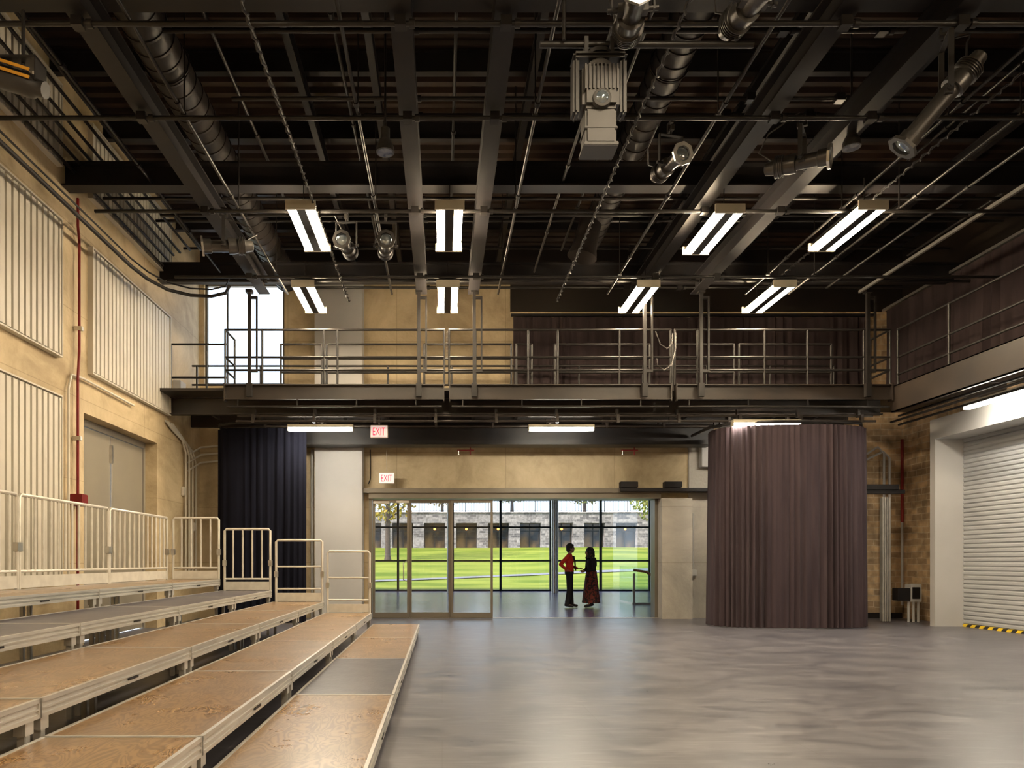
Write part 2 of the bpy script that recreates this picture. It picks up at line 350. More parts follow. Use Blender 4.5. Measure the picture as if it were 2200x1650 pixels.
b.box(XL,wx0,YB,YB+.3,0,ZC); b.box(wx0,wx1,YB,YB+.3,0,wz0); b.box(wx0,wx1,YB,YB+.3,wz1,ZC)
b.box(wx1,ox0,YB,YB+.3,0,ZC); b.box(ox0,ox1,YB,YB+.3,oz,ZC); b.box(ox1,8.4,YB,YB+.3,0,ZC)
struct(b.obj('wall_back','concrete',label='tan cast concrete end wall',category='wall'))
struct(MB().box(8.4,XR,YB,YB+.3,0,ZC).obj('wall_back_right','stone',label='old rubble stone wall in the corner',category='wall'))
struct(MB().box(XL+.02,XR-.02,YB-.03,YB-.005,7.42,ZC-.01).box(1.5,XR-.02,YB-.03,YB-.005,6.75,7.42).obj('wall_back_upper','blackwall',label='added dark band over the upper end wall',category='wall'))  # dark sheet added where the top of the wall reads dark
struct(MB().box(XR-.03,XR-.005,YF+.02,YB-.04,4.55,ZC-.01).obj('wall_right_upper','blackwall',label='black upper part of side wall',category='wall'))  # thin black sheet laid over the upper stone
struct(MB().box(XL-.3,XR+.3,YF-.3,YF,0,ZC).obj('wall_front','concrete',label='plain concrete wall behind the viewer',category='wall'))
vs=[];fs=[]; y=YF; prof=[]
while y<YB+.3:
    prof += [(y,ZC),(y+.09,ZC),(y+.12,ZC+.07),(y+.21,ZC+.07),(y+.24,ZC)]; y+=.24
for (yy,zz) in prof: vs+=[(XL-.3,yy,zz),(XR+.3,yy,zz)]
for i in range(len(prof)-1): fs.append((2*i,2*i+1,2*i+3,2*i+2))
b=MB().add(vs,fs); b.box(XL-.3,XR+.3,YF-.3,YB+.3,ZC+.08,ZC+.2)
struct(b.obj('ceiling','deck_ceiling',label='dark corrugated metal roof deck',category='ceiling'))
struct(MB().box(-8,12,YB+.3,30.0,4.2,4.4).obj('ceiling.001','white',label='white lobby ceiling',category='ceiling'))
struct(MB().box(-8.3,-8,YB+.3,29.9,-.15,4.4).obj('wall_lobby_left','white',label='white lobby side wall',category='wall'))
struct(MB().box(12,12.3,YB+.3,29.9,-.15,4.4).obj('wall_lobby_right','white',label='white lobby side wall',category='wall'))
struct(MB().box(8.7,12,28.6,29.2,0,4.2).obj('wall_lobby_end','white',label='pale grey lobby wall end',category='wall'))
struct(MB().box(-2.74,-1.72,15.0,YB,0,7.3).obj('wall_pier_left','white',label='white painted wall pier',category='column'))
struct(MB().box(4.76,5.42,15.12,YB,0,2.62).obj('wall_pier_right','concrete_grey',label='grey concrete pier beside the opening',category='column'))
struct(MB().box(5.42,8.4,15.33,YB,0,3.95).obj('wall_back_panel','concrete_grey',label='grey concrete wall portion',category='wall'))
b=MB(); b.box(ox0,ox0+.07,15.26,15.7,0,oz-.0); b.box(ox1-.07,ox1,15.40,15.7,0,oz); b.box(ox0,ox1,15.2,15.7,oz-.12,oz)
struct(b.obj('trim_1','bronze',label='bronze metal frame lining the wide opening',category='door frame'))
struct(MB().box(ox0-.15,5.9,15.16,15.26,oz,oz+.10).obj('trim_2','bronze',label='dark metal head track over the opening',category='trim'))
struct(MB().box(ox0,ox1,15.35,15.45,0,.012).obj('trim_3','alu',label='metal floor threshold of sliding doors',category='threshold'))
def glass_leaf(idx,x0,x1,yy,handle=False):
    e=empty('door_%d'%idx,((x0+x1)/2,yy,0),'sliding glass door leaf with bronze metal frame','door'); e['kind']='structure'
    w=(x1-x0)/2; h=oz-.14
    b=MB(); t=.05
    b.bbox(-w,-w+t,-.025,.025,.012,h,.004); b.bbox(w-t,w,-.025,.025,.012,h,.004); b.bbox(-w+t,w-t,-.025,.025,.012,.13,.004); b.bbox(-w+t,w-t,-.025,.025,h-.07,h,.004)
    b.obj('door_frame','bronze',e)
    MB().box(-w+t,w-t,-.006,.006,.13,h-.07).obj('glass_pane','glass',e)
    if handle:
        b=MB(); xx=w-.12
        b.tube([(xx+.06,-.03,.82),(xx+.06,-.09,.82),(xx,-.11,.85),(xx,-.11,1.22),(xx+.06,-.09,1.25),(xx+.06,-.03,1.25)],.013,8); b.obj('door_handle','alu',e,label='chrome pull handle')
    return e
glass_leaf(1,-1.52,-.72,15.3,True); glass_leaf(2,-.72,.19,15.36); glass_leaf(3,.19,1.11,15.3)
tag(MB().bbox(-1.5,-1.15,15.18,15.25,2.5,2.56,.01).bbox(-1.0,-.72,15.18,15.25,2.52,2.57,.01).obj('door_closer','alu'),'grey metal door closer above the glass door','door closer')
for i,x in enumerate((4.03,4.98)):
    o=MB().bbox(-.19,.19,-.08,.08,0,.13,.01).obj('motor_box','black',loc=(x,15.1,2.84)); tag(o,'small black box on top of the door track','motor box','black boxes on the door track')
tag(MB().box(3.85,5.95,15.02,15.12,2.76,2.83).obj('sliding_door_track','black'),'slim black track running from the opening to the curtain','track')
e=empty('door_4',(XL-.25,11.76,0),'tall grey double door set in concrete wall recess','door'); e['kind']='structure'
b=MB().box(-.05,.03,-1.34,1.34,3.36,3.47).box(-.05,.03,-1.34,-1.27,0,3.36).box(-.05,.03,1.27,1.34,0,3.36); b.obj('door_frame','door_grey',e)
MB().bbox(-.03,.01,-1.26,-.01,.02,3.35,.004).obj('door_leaf','door_grey',e); MB().bbox(-.03,.01,.01,1.26,.02,3.35,.004).obj('door_leaf','door_grey',e)
MB().box(.01,.05,-.03,.03,2.9,3.2).cyl((.03,0,1.0),(.03,0,2.9),.012).obj('door_bolt','alu',e)
e=empty('door_5',(10.02,10.2,0),'pale grey roll-up shutter door with horizontal slats','door'); e['kind']='structure'
vs=[];fs=[];z=0.05
pr=[]
while z<3.60: pr+=[(0.0,z),(-.022,z+.02),(-.022,z+.06),(0,z+.08)]; z+=.085
for (dx,zz) in pr: vs+=[(dx,-3.2,zz),(dx,3.2,zz)]
for i in range(len(pr)-1): fs.append((2*i,2*i+2,2*i+3,2*i+1))
MB().add(vs,fs).box(.005,.03,-3.2,3.2,.0,3.58).obj('shutter','shutter',e)
MB().box(-.03,.03,-3.2,3.2,0,.05).obj('bottom_bar','hazard',e,label='yellow and black striped bottom bar')
struct(MB().box(9.46,XR,13.40,13.54,0,3.98).box(9.46,XR,6.9,13.4,3.6,3.98).box(9.46,XR,6.4,6.9,0,3.98).obj('trim_4','white',label='deep white surround of the shutter door',category='door frame'))
e=empty('window_1',((wx0+wx1)/2,YB+.12,wz0),'tall upper window with slim frame','window'); e['kind']='structure'
w=(wx1-wx0)/2; h=wz1-wz0
MB().box(-w,-w+.05,-.04,.04,0,h).box(w-.05,w,-.04,.04,0,h).box(-w,w,-.04,.04,0,.05).box(-w,w,-.04,.04,h-.05,h).box(-.42,-.38,-.03,.03,0,h).obj('window_frame','bronze',e)
MB().box(-w+.05,w-.05,-.005,.005,.05,h-.05).obj('glass_pane','glass',e)
e=empty('window_2',(0,29.3,0),'full height lobby glazing with dark mullions','window'); e['kind']='structure'
b=MB()
for x in [-8,-6.2,-4.1,-1.85,.45,2.45,4.55,6.65,8.7]: b.box(x-.045,x+.045,-.08,.08,0,4.2)
for z,t in ((.03,.04),(1.27,.035),(2.68,.035),(4.12,.06)): b.box(-8,8.7,-.07,.07,z-t,z+t)
b.obj('window_frame','mullion',e); MB().box(-8,8.7,-.006,.006,0,4.2).obj('glass_pane','glass',e)
tag(MB().rev((4.45,27.6,0),(0,0,1),[(0,.14),(4.2,.14)],20).obj('column','alu'),'round grey steel column in the lobby','column')
tag(MB().rev((.30,27.6,0),(0,0,1),[(0,.11),(4.2,.11)],20).obj('column','alu'),'round grey steel column behind glass doors','column')
e=empty('glass_balustrade',(6.45,20.2,0),'clear glass balustrade with wooden handrail at stair','balustrade')
MB().box(-.9,.9,-.01,.01,.05,1.1).box(-.91,-.89,0,1.6,.05,1.1).obj('glass_panel','glass_green',e)
MB().tube([(-.95,-.12,1.0),(-.6,-.12,.95),(-.2,-.12,.72),(.6,-.12,.35)],.035,8).obj('handrail','brownwood',e)
MB().box(-.95,.9,-.04,.04,0,.06).box(-.93,-.87,-.03,.03,.05,.9).obj('base_shoe','alu',e)

# ------------------------------------------------------------------ outside
def hgt(x,y):
    t=max(0,(y-30)/30); h=2.45*t**1.5 if t<=1 else 2.45
    return h+0.45*math.exp(-((x-13)/6)**2-((y-50)/7)**2)
vs=[];fs=[];nx,ny=40,44
for j in range(ny+1):
    for i in range(nx+1):
        x=-35+90*i/nx; y=30.02+29.9*j/ny; vs.append((x,y,hgt(x,y)-.04))
for j in range(ny):
    for i in range(nx): a=j*(nx+1)+i; fs.append((a,a+1,a+nx+2,a+nx+1))
o=MB().add(vs,fs,True).obj('lawn','grass'); tag(o,'sunlit green lawn rising to the stone building','lawn'); o['kind']='stuff'
def path(name,x0,x1,yf,w,lab):
    vs=[];fs=[];N=60
    for i in range(N+1):
        x=x0+(x1-x0)*i/N; y=yf(x)
        vs+=[(x,y-w,hgt(x,y-w)+.0),(x,y+w,hgt(x,y+w)+.0)]
    for i in range(N): fs.append((2*i,2*i+2,2*i+3,2*i+1))
    tag(MB().add(vs,fs).obj(name,'path'),lab,'path')
path('footpath',-30,40,lambda x:38.0+.30*x+.8*math.sin(x*.2),.5,'grey footpath crossing the lawn')
e=empty('stone_building',(0,60,2.3),'long grey fieldstone building with large windows','building')
b=MB(); bx0,bx1=-30,46; H=3.1; pitch=2.75; ww=1.8
b.box(bx0,bx1,0,6,2.25,H); b.box(bx0,bx1,.9,6,0,2.25); 
x=bx0; wins=[]
while x<bx1:
    b.box(x,x+pitch-ww,0,.9,0,2.25); wins.append(x+pitch-ww); x+=pitch
b.box(bx0,bx1,-.1,.3,H,H+.1)
b.obj('stone_wall','stone_out',e)
wb=MB().box(0,ww,.70,.76,0,2.25); fb=MB()
for xx in (0,ww/2-.03,ww-.06): fb.box(xx,xx+.06,.62,.70,0,2.25)
fb.box(0,ww,.62,.70,1.55,1.62)
w0=None
for i,x in enumerate(wins):
    if w0 is None:
        w0=wb.obj('window','win_dark',e,loc=(x,0,0)); f0=fb.obj('window_frame','mullion',w0)
    else:
        n=w0.copy(); C.objects.link(n); n.parent=e; n.location=(x,0,0); f=f0.copy(); C.objects.link(f); f.parent=n
gl=MB().ell((0,0,0),.11,10,8).mesh('lamp_globe','orange_glow')
for i,x in enumerate(wins):
    if i%2==0 or i%5==1:
        o=bpy.data.objects.new('interior_lamp',gl); C.objects.link(o); o.parent=e; o.location=(x+ww*.5,.5,1.75)
o=MB()
x=bx0
while x<bx1:
    o.box(x-.03,x+.03,60.2,60.26,5.5,6.5); x+=2.0
o.box(bx0,bx1,60.2,60.26,6.44,6.5); o.box(bx0,bx1,60.2,60.26,5.6,5.64)
x=bx0
while x<bx1: o.box(x-.015,x+.015,60.22,60.25,5.6,6.45); x+=.25
tag(o.obj('terrace_railing','mullion'),'thin black metal railing along the terrace edge','railing')
tag(MB().box(-35,55,66.05,80,2.3,5.4).obj('terrace','path'),'paved terrace above the stone building','terrace')
def tree(loc,h,spread,leaf,lab,seed):
    random.seed(seed); e=empty('tree',loc,lab,'tree'); b=MB()
    b.rev((0,0,0),(0,0,1),[(0,.28),(.4,.2),(h*.5,.15),(h*.8,.06)],10)
    for k in range(7):
        a=random.random()*6.28; z=h*(.3+.06*k); r=spread*.7
        b.tube([(0,0,z),(r*.5*math.cos(a),r*.5*math.sin(a),z+.5),(r*math.cos(a),r*math.sin(a),z+1.3)],.05,6)
    b.obj('trunk','bark',e); vs=[];fs=[]
    for k in range(2400):
        while True:
            q=Vector((random.uniform(-1,1),random.uniform(-1,1),random.uniform(-1,1)))
            if q.length<1 and q.length>.3: break
        p=Vector((q.x*spread,q.y*spread,h*.65+q.z*h*.38)); s_=random.uniform(.09,.2)
        u=Vector((random.uniform(-1,1),random.uniform(-1,1),random.uniform(-1,1))).normalized()*s_; w=u.cross(Vector((random.random(),random.random(),random.random()))).normalized()*s_*.6
        o=len(vs); vs+=[p-u,p+w,p+u,p-w]; fs.append((o,o+1,o+2,o+3))
    MB().add(vs,fs).obj('foliage',leaf,e,kind='stuff')
tree((-3.9,50,hgt(-3.9,50)-.04),10.0,2.9,'leaf_yellow','tall autumn tree with yellow leaves on the lawn',1)
tree((17.2,55,hgt(17.2,55)-.04),8,2.6,'leaf_green','green leafy tree beside the stone building',2)
tree((7.0,70,5.4),6,3.2,'leaf_green','green tree on the terrace',3)
tree((14.5,71,5.4),6,3.2,'leaf_green','green tree on the terrace',4)
tree((-9,71,5.4),6,3.2,'leaf_yellow','yellow tree on the terrace',5)
tree((0,73,5.4),6,3.2,'leaf_yellow','yellow tree on the terrace',6)
tree((22,72,5.4),6,3.2,'leaf_green','green tree on the terrace',8)
random.seed(11)

# ------------------------------------------------------------------ ceiling steel
def ibeam_y(w,h,y0,y1):
    t=.022; return MB().box(-w/2,w/2,y0,y1,0,t).box(-w/2,w/2,y0,y1,h-t,h).box(-.012,.012,y0,y1,t,h-t)
def ibeam_x(w,h,x0,x1):
    t=.025; return MB().box(x0,x1,-w/2,w/2,0,t).box(x0,x1,-w/2,w/2,h-t,h).box(x0,x1,-.012,.012,t,h-t)
bm_=tag(ibeam_y(.20,.30,YF+.1,13.0).obj('steel_beam','black',loc=(-3.31,0,6.22)),'long black steel I-beam under the roof','beam','lengthwise roof beams')
for x in (-.38,.58,3.66,4.72): dup(bm_,(x,0,6.22))
bm2=tag(ibeam_x(.22,.34,XL+.01,XR-.04).obj('cross_beam','black',loc=(0,9.9,6.525)),'deep black steel cross beam spanning the room','beam','crosswise roof beams')
dup(bm2,(0,13.2,6.525)); dup(bm2,(0,6.6,6.525)); dup(bm2,(0,2.5,6.525))
j=MB().box(XL+.01,XR-.04,-.05,.05,0,.02).box(XL+.01,XR-.04,-.05,.05,.28,.3).box(XL+.01,XR-.04,-.01,.01,.02,.28)
jo=tag(j.obj('ceiling_joist','black',loc=(0,5.0,7.88)),'thin black steel joist below the roof deck','joist','roof joists')
y=6.5
while y<15.2: dup(jo,(0,y,7.88)); y+=1.5
jb=MB().box(-.045,.045,4,15.3,0,.02).box(-.045,.045,4,15.3,.2,.22).box(-.01,.01,4,15.3,.02,.2)
jo2=tag(jb.obj('roof_purlin','black',loc=(-1.9,0,7.62)),'black steel purlin near the roof','beam','roof purlins')
for x in (-.9,1.2,4.3,6.2,8.4): dup(jo2,(x,0,7.62))
def pipe_x(y,z,x0,x1,lab='black rigging pipe running across the room'):
    b=MB().cyl((x0,0,0),(x1,0,0),.025,n=10)
    for x in (-3.31,-.38,.58,3.66,4.72):
        if x0<x<x1: b.box(x-.05,x+.05,-.045,.045,-.04,.05); b.cyl((x+.08,0,0),(x+.13,0,0),.04,n=10)
    return tag(b.obj('rigging_pipe','blackpipe',loc=(0,y,z)),lab,'pipe','rigging pipes')
XR2=XR-.04
pipe_x(7.7,6.14,XL,XR2); pipe_x(9.75,6.14,XL+.5,XR2); pipe_x(12.0,6.14,-4.6,XR2)
pipe_x(6.35,6.14,XL,XR2); pipe_x(8.3,6.75,-2.5,9.9); pipe_x(9.0,7.0,-1,9.9); pipe_x(11.4,6.9,-4.6,9.9); pipe_x(5.5,5.32,.77,2.45,'short black pipe carrying stage lights'); pipe_x(10.7,7.1,-5,6); pipe_x(12.7,6.35,-5,9.8); pipe_x(7.5,6.95,-3,9.8); pipe_x(12.2,7.2,-5,9.8); pipe_x(13.9,6.7,-3.2,9.3)
pipe_x(14.3,7.1,-5,9.8); pipe_x(10.3,6.6,-5,9.8); pipe_x(13.5,7.3,-5,9.8)
tag(MB().cyl((.95,5.45,5.32),(.95,5.45,6.25),.015).cyl((2.3,5.45,5.32),(2.3,5.45,6.25),.015).obj('pipe_hanger','blackpipe'),'pair of thin black hanger rods','hanger')
def pipe_y(x,z,y0,y1,r=.02):
    b=MB().cyl((0,y0,0),(0,y1,0),r,n=10); yy=y0+.7
    while yy<y1: b.cyl((0,yy,0),(0,yy+.07,0),r*1.6,n=10); yy+=1.9
    return tag(b.obj('rigging_pipe','blackpipe',loc=(x,0,z)),'black rigging pipe running the length of the room','pipe','rigging pipes')
for x,z in ((-.93,6.19),(1.03,6.19),(-2.85,6.19),(3.05,6.19),(5.6,6.19),(6.4,6.19),(-2.0,6.85),(2.2,7.0),(5.2,6.9),(7.1,6.3),(-4.1,6.6),(.15,7.05),(8.6,6.9),(4.2,6.95),(-1.2,7.15),(1.7,6.6),(-2.5,7.0),(6.8,7.1)): pipe_y(x,z,3.0,12.9)
rod=tag(MB().cyl((0,0,0),(0,0,1.7),.009,n=6).box(-.03,.03,-.03,.03,-.03,.0).obj('threaded_rod','blackpipe',loc=(-2.85,7.72,6.2)),'thin black hanger rod from the roof','rod','hanger rods')
for (x,y) in ((-.93,7.72),(1.03,7.72),(3.05,7.72),(5.6,7.72),(6.4,7.72),(-2.85,9.78),(-.93,9.78),(1.03,9.78),(5.6,9.78),(6.4,9.78),(-2.85,12.0),(1.03,12.0),(3.05,12.0),(5.6,12.0),(6.4,12.0)): dup(rod,(x,y,6.2))
for k,(x,z) in enumerate(((-5.2,6.75),(-5.1,6.85),(-5.0,6.95),(-4.88,7.0),(-4.7,7.05),(-4.5,7.05))):
    tag(MB().cyl((0,3,0),(0,13,0),.022,n=8).obj('conduit','blackpipe',loc=(x,0,z)),'black conduit along the side wall','conduit','black conduits by the side wall')
tr=[(-4.9,3,5.9),(-4.9,11.0,5.9),(-4.85,11.5,5.9),(-4.7,11.95,5.9),(-4.4,12.2,5.9),(-4.05,12.25,5.9),(-3.75,12.1,5.9),(-3.6,11.8,5.9)]
b=MB().tube(tr,.03,8).tube([(p[0],p[1],p[2]+.12) for p in tr],.014,6)
tag(b.obj('curtain_track','black'),'curved black curtain track near the wall','curtain track')
def cable(x,z,lab):
    pts=[]; y=3.5
    while y<12.9: pts.append((x+.02*math.cos(y*40),y,z+.02*math.sin(y*40))); y+=.04
    b=MB().tube(pts,.012,5).cyl((x,3.5,z),(x,12.9,z),.008,n=5)
    tag(b.obj('cable_loom','lampblack'),lab,'cable','twisted cable looms')
cable(-1.72,6.05,'spiral wrapped black cable under the beams'); cable(2.12,6.05,'spiral wrapped black cable under the beams'); cable(6.0,6.3,'spiral wrapped black cable under the beams')
def duct(x,z,r,y0,y1,lab):
    prof=[]; y=y0
    while y<y1: prof+=[(y-y0,r),(y-y0+.20,r),(y-y0+.205,r+.012),(y-y0+.235,r+.012),(y-y0+.24,r)]; y+=.24
    b=MB().rev((x,y0,z),(0,1,0),prof,24)
    for yy in (y0+1.5,y0+4,y0+6.5): b.tube([(x+(r+.02)*math.cos(a),yy,z+(r+.02)*math.sin(a)) for a in [i*pi/8 for i in range(16)]],.012,5,closed=True)
    tag(b.obj('air_duct','duct'),lab,'duct','spiral air ducts')
duct(-3.35,7.32,.25,4.5,14.9,'black spiral ventilation duct below the roof'); duct(2.77,7.32,.22,4.5,13.0,'black spiral ventilation duct below the roof')
o=MB().rev((2.55,12.2,7.0),(.25,0,1),[(-.45,.26),(-.3,.22),(0,.2),(.2,.2)],20); tag(o.obj('duct_branch','duct'),'flared black duct outlet with fabric sock','duct')
e=empty('rigging_box',(-3.78,6.3,5.62),'dark rigging fixture with two orange-yellow stripes','rigging box')
b=MB().rev((-.2,0,0),(1,0,-.3),[(0,.06),(.02,.10),(.30,.10),(.34,.07),(.42,.07)],14).cyl((0,0,.05),(0,0,.6),.015); b.box(-.16,.16,-.09,.09,.12,.14).box(-.16,-.15,-.09,.09,-.05,.13).box(.15,.16,-.09,.09,-.08,.13); b.obj('fixture_body','lampblack',e)
MB().obox((-.02,-.115,.035),(.14,0,-.045),(0,.004,0),(.005,0,.012)).obox((-.02,-.115,-.035),(.14,0,-.045),(0,.004,0),(.005,0,.012)).obj('warning_label','yellow',e,label='orange-yellow stripes')

# ------------------------------------------------------------------ fluorescent lights
def fluoro(name,L,two,label,group,tube='tube',loc=(0,0,0),hang=0.0,wid=.2):
    e=empty(name,loc,label,'light fixture',group)
    w=wid if two else .065
    b=MB()
    if two:
        b.bbox(-.05,.05,-L/2,L/2,.04,.10,.008); b.box(-w,w,-L/2-.03,-L/2,-.03,.09); b.box(-w,w,L/2,L/2+.03,-.03,.09)
        b.box(-.17,.17,-L/2,L/2,.036,.042)  # reflector plate added to cut uplight and strengthen downlight
    else: b.bbox(-w,w,-L/2,L/2,.03,.09,.008); b.box(-w,w,-L/2-.012,-L/2,-.03,.09); b.box(-w,w,L/2,L/2+.012,-.03,.09)
    b.obj('housing','fixture',e)
    if two: MB().box(-.06,.06,-L/2,L/2,-.028,.034).obj('dark_gap_strip','black',e)  # black strip put in to darken the gap between the tubes
    for x in ((-.125,.125) if two else (0,)):
        MB().box(x-.052,x+.052,-L/2+.01,L/2-.01,-.025,.022).obj('tube',tube,e)
    if hang:
        MB().cyl((0,-L*.35,.09),(0,-L*.35,hang),.006,n=6).obj('hanger','blackpipe',e); MB().cyl((0,L*.35,.09),(0,L*.35,hang),.006,n=6).obj('hanger','blackpipe',e)
    return e
G='pendant fluorescent fixtures'
f0=fluoro('fluorescent_fixture',1.25,True,'two-tube fluorescent fixture hanging between beams',G,loc=(-1.9,10.0,6.0),hang=.5)
for p in ((.1,10.0,6.0),(3.86,10.0,5.95),(5.78,10.0,6.0),(-2.4,12.65,6.0),(.1,12.65,6.0),(3.55,12.65,6.0),(5.9,12.65,6.0),
          (-2.4,3.6,6.0),(1.9,3.0,6.0),(6.5,3.6,6.0),(-1.9,-.5,6.0),(1.9,-.5,6.0),(5.78,-.5,6.0)): dup(f0,p)  # fixtures on this line are out of view, added as front light
G='strip lights below the gallery'
s0=fluoro('strip_light',1.24,False,'white strip light mounted below the gallery',G,tube='tube_cool',loc=(-2.35,13.5,3.80)); s0.rotation_euler=(0,0,pi/2)
dup(s0,(2.3,13.5,3.80)); dup(s0,(6.05,13.05,3.80)); dup(s0,(9.0,11.35,3.88),(0,0,0),label='white strip light below the side gallery')
dup(s0,(9.0,8.2,3.88),(0,0,0),label='white strip light below the side gallery')

# ------------------------------------------------------------------ stage lights
def spot(loc,yaw,tilt,lab,s=1.0,matn='lampgrey',drop=.42,ext=0.0):
    e=empty('stage_light',loc,lab,'stage light','ellipsoidal stage lights',rot=(0,0,yaw)); e.scale=(s,s,s)
    d=Vector((0,math.cos(tilt),math.sin(tilt))); up=Vector((0,-math.sin(tilt),math.cos(tilt)))
    P=Vector((0,0,0)); F=.24+ext
    b=MB()
    b.rev(P-d*.36,d,[(0,.03),(.01,.06),(.10,.075),(.105,.095),(.18,.098),(.185,.085),(.24,.095),(.30,.095),(.305,.070),(.36+F-.10,.070),(.36+F-.095,.084),(.36+F-.01,.084)],20)
    for k in range(5): b.rev(P-d*(.255-.018*k),d,[(0,.108),(.006,.108)],20)
    b.box(-.10,.10,-.03,.03,-.03,.03)
    b.obj('lamp_body',matn,e)
    MB().rev(P+d*(F-.008),d,[(0,.074),(.010,.066),(.018,.045),(.022,.02)],20).obj('lens','lens',e)
    b=MB(); n=8; R1,R2=.125,.084
    vs=[];fs=[]
    for t in (F-.005,F+.02):
        for R in (R1,R2): vs+=b.ring(P+d*t,d,R,n)
    for i in range(n):
        j=(i+1)%n; fs+=[(i,j,n+j,n+i),(2*n+i,3*n+i,3*n+j,2*n+j),(i,2*n+i,2*n+j,j),(n+i,n+j,3*n+j,3*n+i)]
    b.add(vs,fs); b.obj('gel_frame','alu' if matn=='lampgrey' and not ext else 'lampgrey',e)
    b=MB(); y0=.14
    for sx in (-1,1):
        b.box(sx*y0-.006,sx*y0+.006,-.02,.02,-.02,drop-.1); b.cyl((sx*.09,0,0),(sx*(y0+.03),0,0),.018,n=10)
    b.box(-y0,y0,-.02,.02,drop-.11,drop-.1); b.obj('yoke','lampblack',e)
    b=MB().cyl((0,0,drop-.1),(0,0,drop-.04),.012).box(-.02,.02,-.05,-.03,drop-.05,drop+.04).box(-.02,.02,.03,.05,drop-.05,drop+.0).box(-.02,.02,-.05,.05,drop-.06,drop-.04).box(-.02,.02,-.05,.03,drop+.03,drop+.05)
    b.obj('clamp','lampgrey',e)
    b=MB().tube([P-d*.3+up*.08,P-d*.42+up*.16+Vector((.05,0,0)),P-d*.3+Vector((.12,0,.3)),Vector((.16,0,drop))],.008,6); b.obj('power_cable','lampblack',e)
    return e
spot((2.57,7.85,5.72),pi+.22,-.1,'silver stage light with octagonal front frame',1.0)
spot((4.05,7.85,5.74),pi+.95,-.1,'silver stage light pointing sideways under a pipe',1.1)
spot((4.62,6.4,5.52),1.18,-.86,'long slim silver stage light tilted steeply down',1.12,drop=.55,ext=.22)
spot((-3.10,9.9,5.72),1.85,-.12,'brass grey stage light pointing to the side wall',1.15)
spot((-1.36,9.9,5.72),pi-.12,-.08,'round black stage light on the cross pipe',1.05,'lampblack')
spot((-.80,9.9,5.72),pi+.1,-.08,'round black stage light on the cross pipe',1.05,'lampblack')
spot((1.42,5.2,5.36),pi-.1,-.12,'silver stage light above the short pipe',1.1)
spot((2.32,5.2,5.42),pi+.15,-.15,'silver stage light above the short pipe',1.1)
tag(MB().cyl((-1,5.2,5.82),(6,5.2,5.82),.025).obj('rigging_pipe','blackpipe'),'black rigging pipe running across the room','pipe','rigging pipes')
e=empty('moving_head_light',(1.23,5.5,4.84),'large moving head stage light with finned housing','stage light')
b=MB().bbox(-.145,.145,-.12,.12,-.08,.26,.03)
for k in range(9): b.box(-.13+.0305*k,-.118+.0305*k,-.135,.13,.05,.24)
b.rev((0,-.10,-.02),(0,-1,0),[(0,.075),(.035,.07),(.04,.055)],20)
b.rev((0,0,.25),(0,0,1),[(0,.12),(.03,.12),(.07,.08)],18)
b.obj('lamp_head','lampbase',e)
MB().rev((0,-.14,-.02),(0,-1,0),[(0,.05),(.01,.045),(.02,.02)],16).obj('lens','lens',e)
b=MB()
for sx in (-1,1): b.bbox(sx*.185-.025,sx*.185+.025,-.07,.07,-.10,.34,.02)
b.bbox(-.21,.21,-.09,.09,.33,.38,.02); b.obj('yoke','lampblack',e)
b=MB().bbox(-.12,.12,-.10,.10,-.36,-.08,.015).box(-.10,.10,-.103,-.098,-.34,-.29).bbox(-.135,.135,-.105,.105,-.37,-.34,.005).bbox(-.128,.128,-.103,.103,-.24,-.22,.004); b.obj('base_box','lampbase',e)
b=MB().rev((0,0,.37),(0,0,1),[(0,.10),(.03,.10),(.06,.03)],16)
for sx in (-.1,.1): b.box(sx-.015,sx+.015,-.04,.04,.37,.52)
b.obj('clamp','lampblack',e)
def highbay(loc,lab,rod):
    e=empty('pendant_lamp',loc,lab,'pendant lamp','dome pendant lamps')
    MB().rev((0,0,0),(0,0,1),[(0,.10),(.06,.095),(.12,.07),(.15,.05),(.26,.05),(.27,.02)],20).obj('lamp_shade','lampgrey',e)
    MB().rev((0,0,-.005),(0,0,1),[(0,.085),(.01,.085)],20).obj('lens','lens',e)
    MB().cyl((0,0,.27),(0,0,rod),.012,n=8).obj('rod','blackpipe',e)
highbay((-.62,7.6,5.70),'silver dome pendant lamp on a rod',1.8); highbay((4.75,8.1,6.05),'silver dome pendant lamp on a rod',1.4)

# ------------------------------------------------------------------ gallery
b=MB(); b.box(XL+.01,8.34,13.05,14.98,4.44,4.49)
for xx in [XL+.6+.9*i for i in range(15)]: b.box(xx-.03,xx+.03,13.7,14.9,4.26,4.44)
b.box(XL+.01,8.55,13.62,13.66,4.1,4.44).box(XL+.01,8.55,13.54,13.66,4.1,4.12).box(XL+.01,8.55,13.54,13.66,4.42,4.44)
b.box(XL+.01,8.55,14.85,14.95,4.1,4.44)
tag(b.obj('gallery_platform','gallery'),'black steel gallery walkway crossing the room','balcony')
segs=((-4.04,.04),(.13,4.25),(4.33,8.34))
for x0,x1 in segs:
    b=MB().box(x0,x1,12.98,13.02,4.25,4.53).box(x0,x1,12.92,13.02,4.51,4.53).box(x0,x1,12.92,13.02,4.25,4.27)
    for xx in (x0,x1-.02): b.box(xx,xx+.02,12.9,13.04,4.22,4.55)
    tag(b.obj('gallery_fascia','gallery'),'black steel channel along the gallery edge','fascia','gallery edge channels')
    b=MB().cyl((x0+.05,12.95,4.12),(x1-.05,12.95,4.12),.02,n=10)
    xx=x0+.25
    while xx<x1: b.box(xx-.01,xx+.01,12.94,12.96,4.12,4.25); xx+=1.1
    tag(b.obj('lighting_pipe','blackpipe'),'black lighting pipe slung below the gallery','pipe','pipes below the gallery')
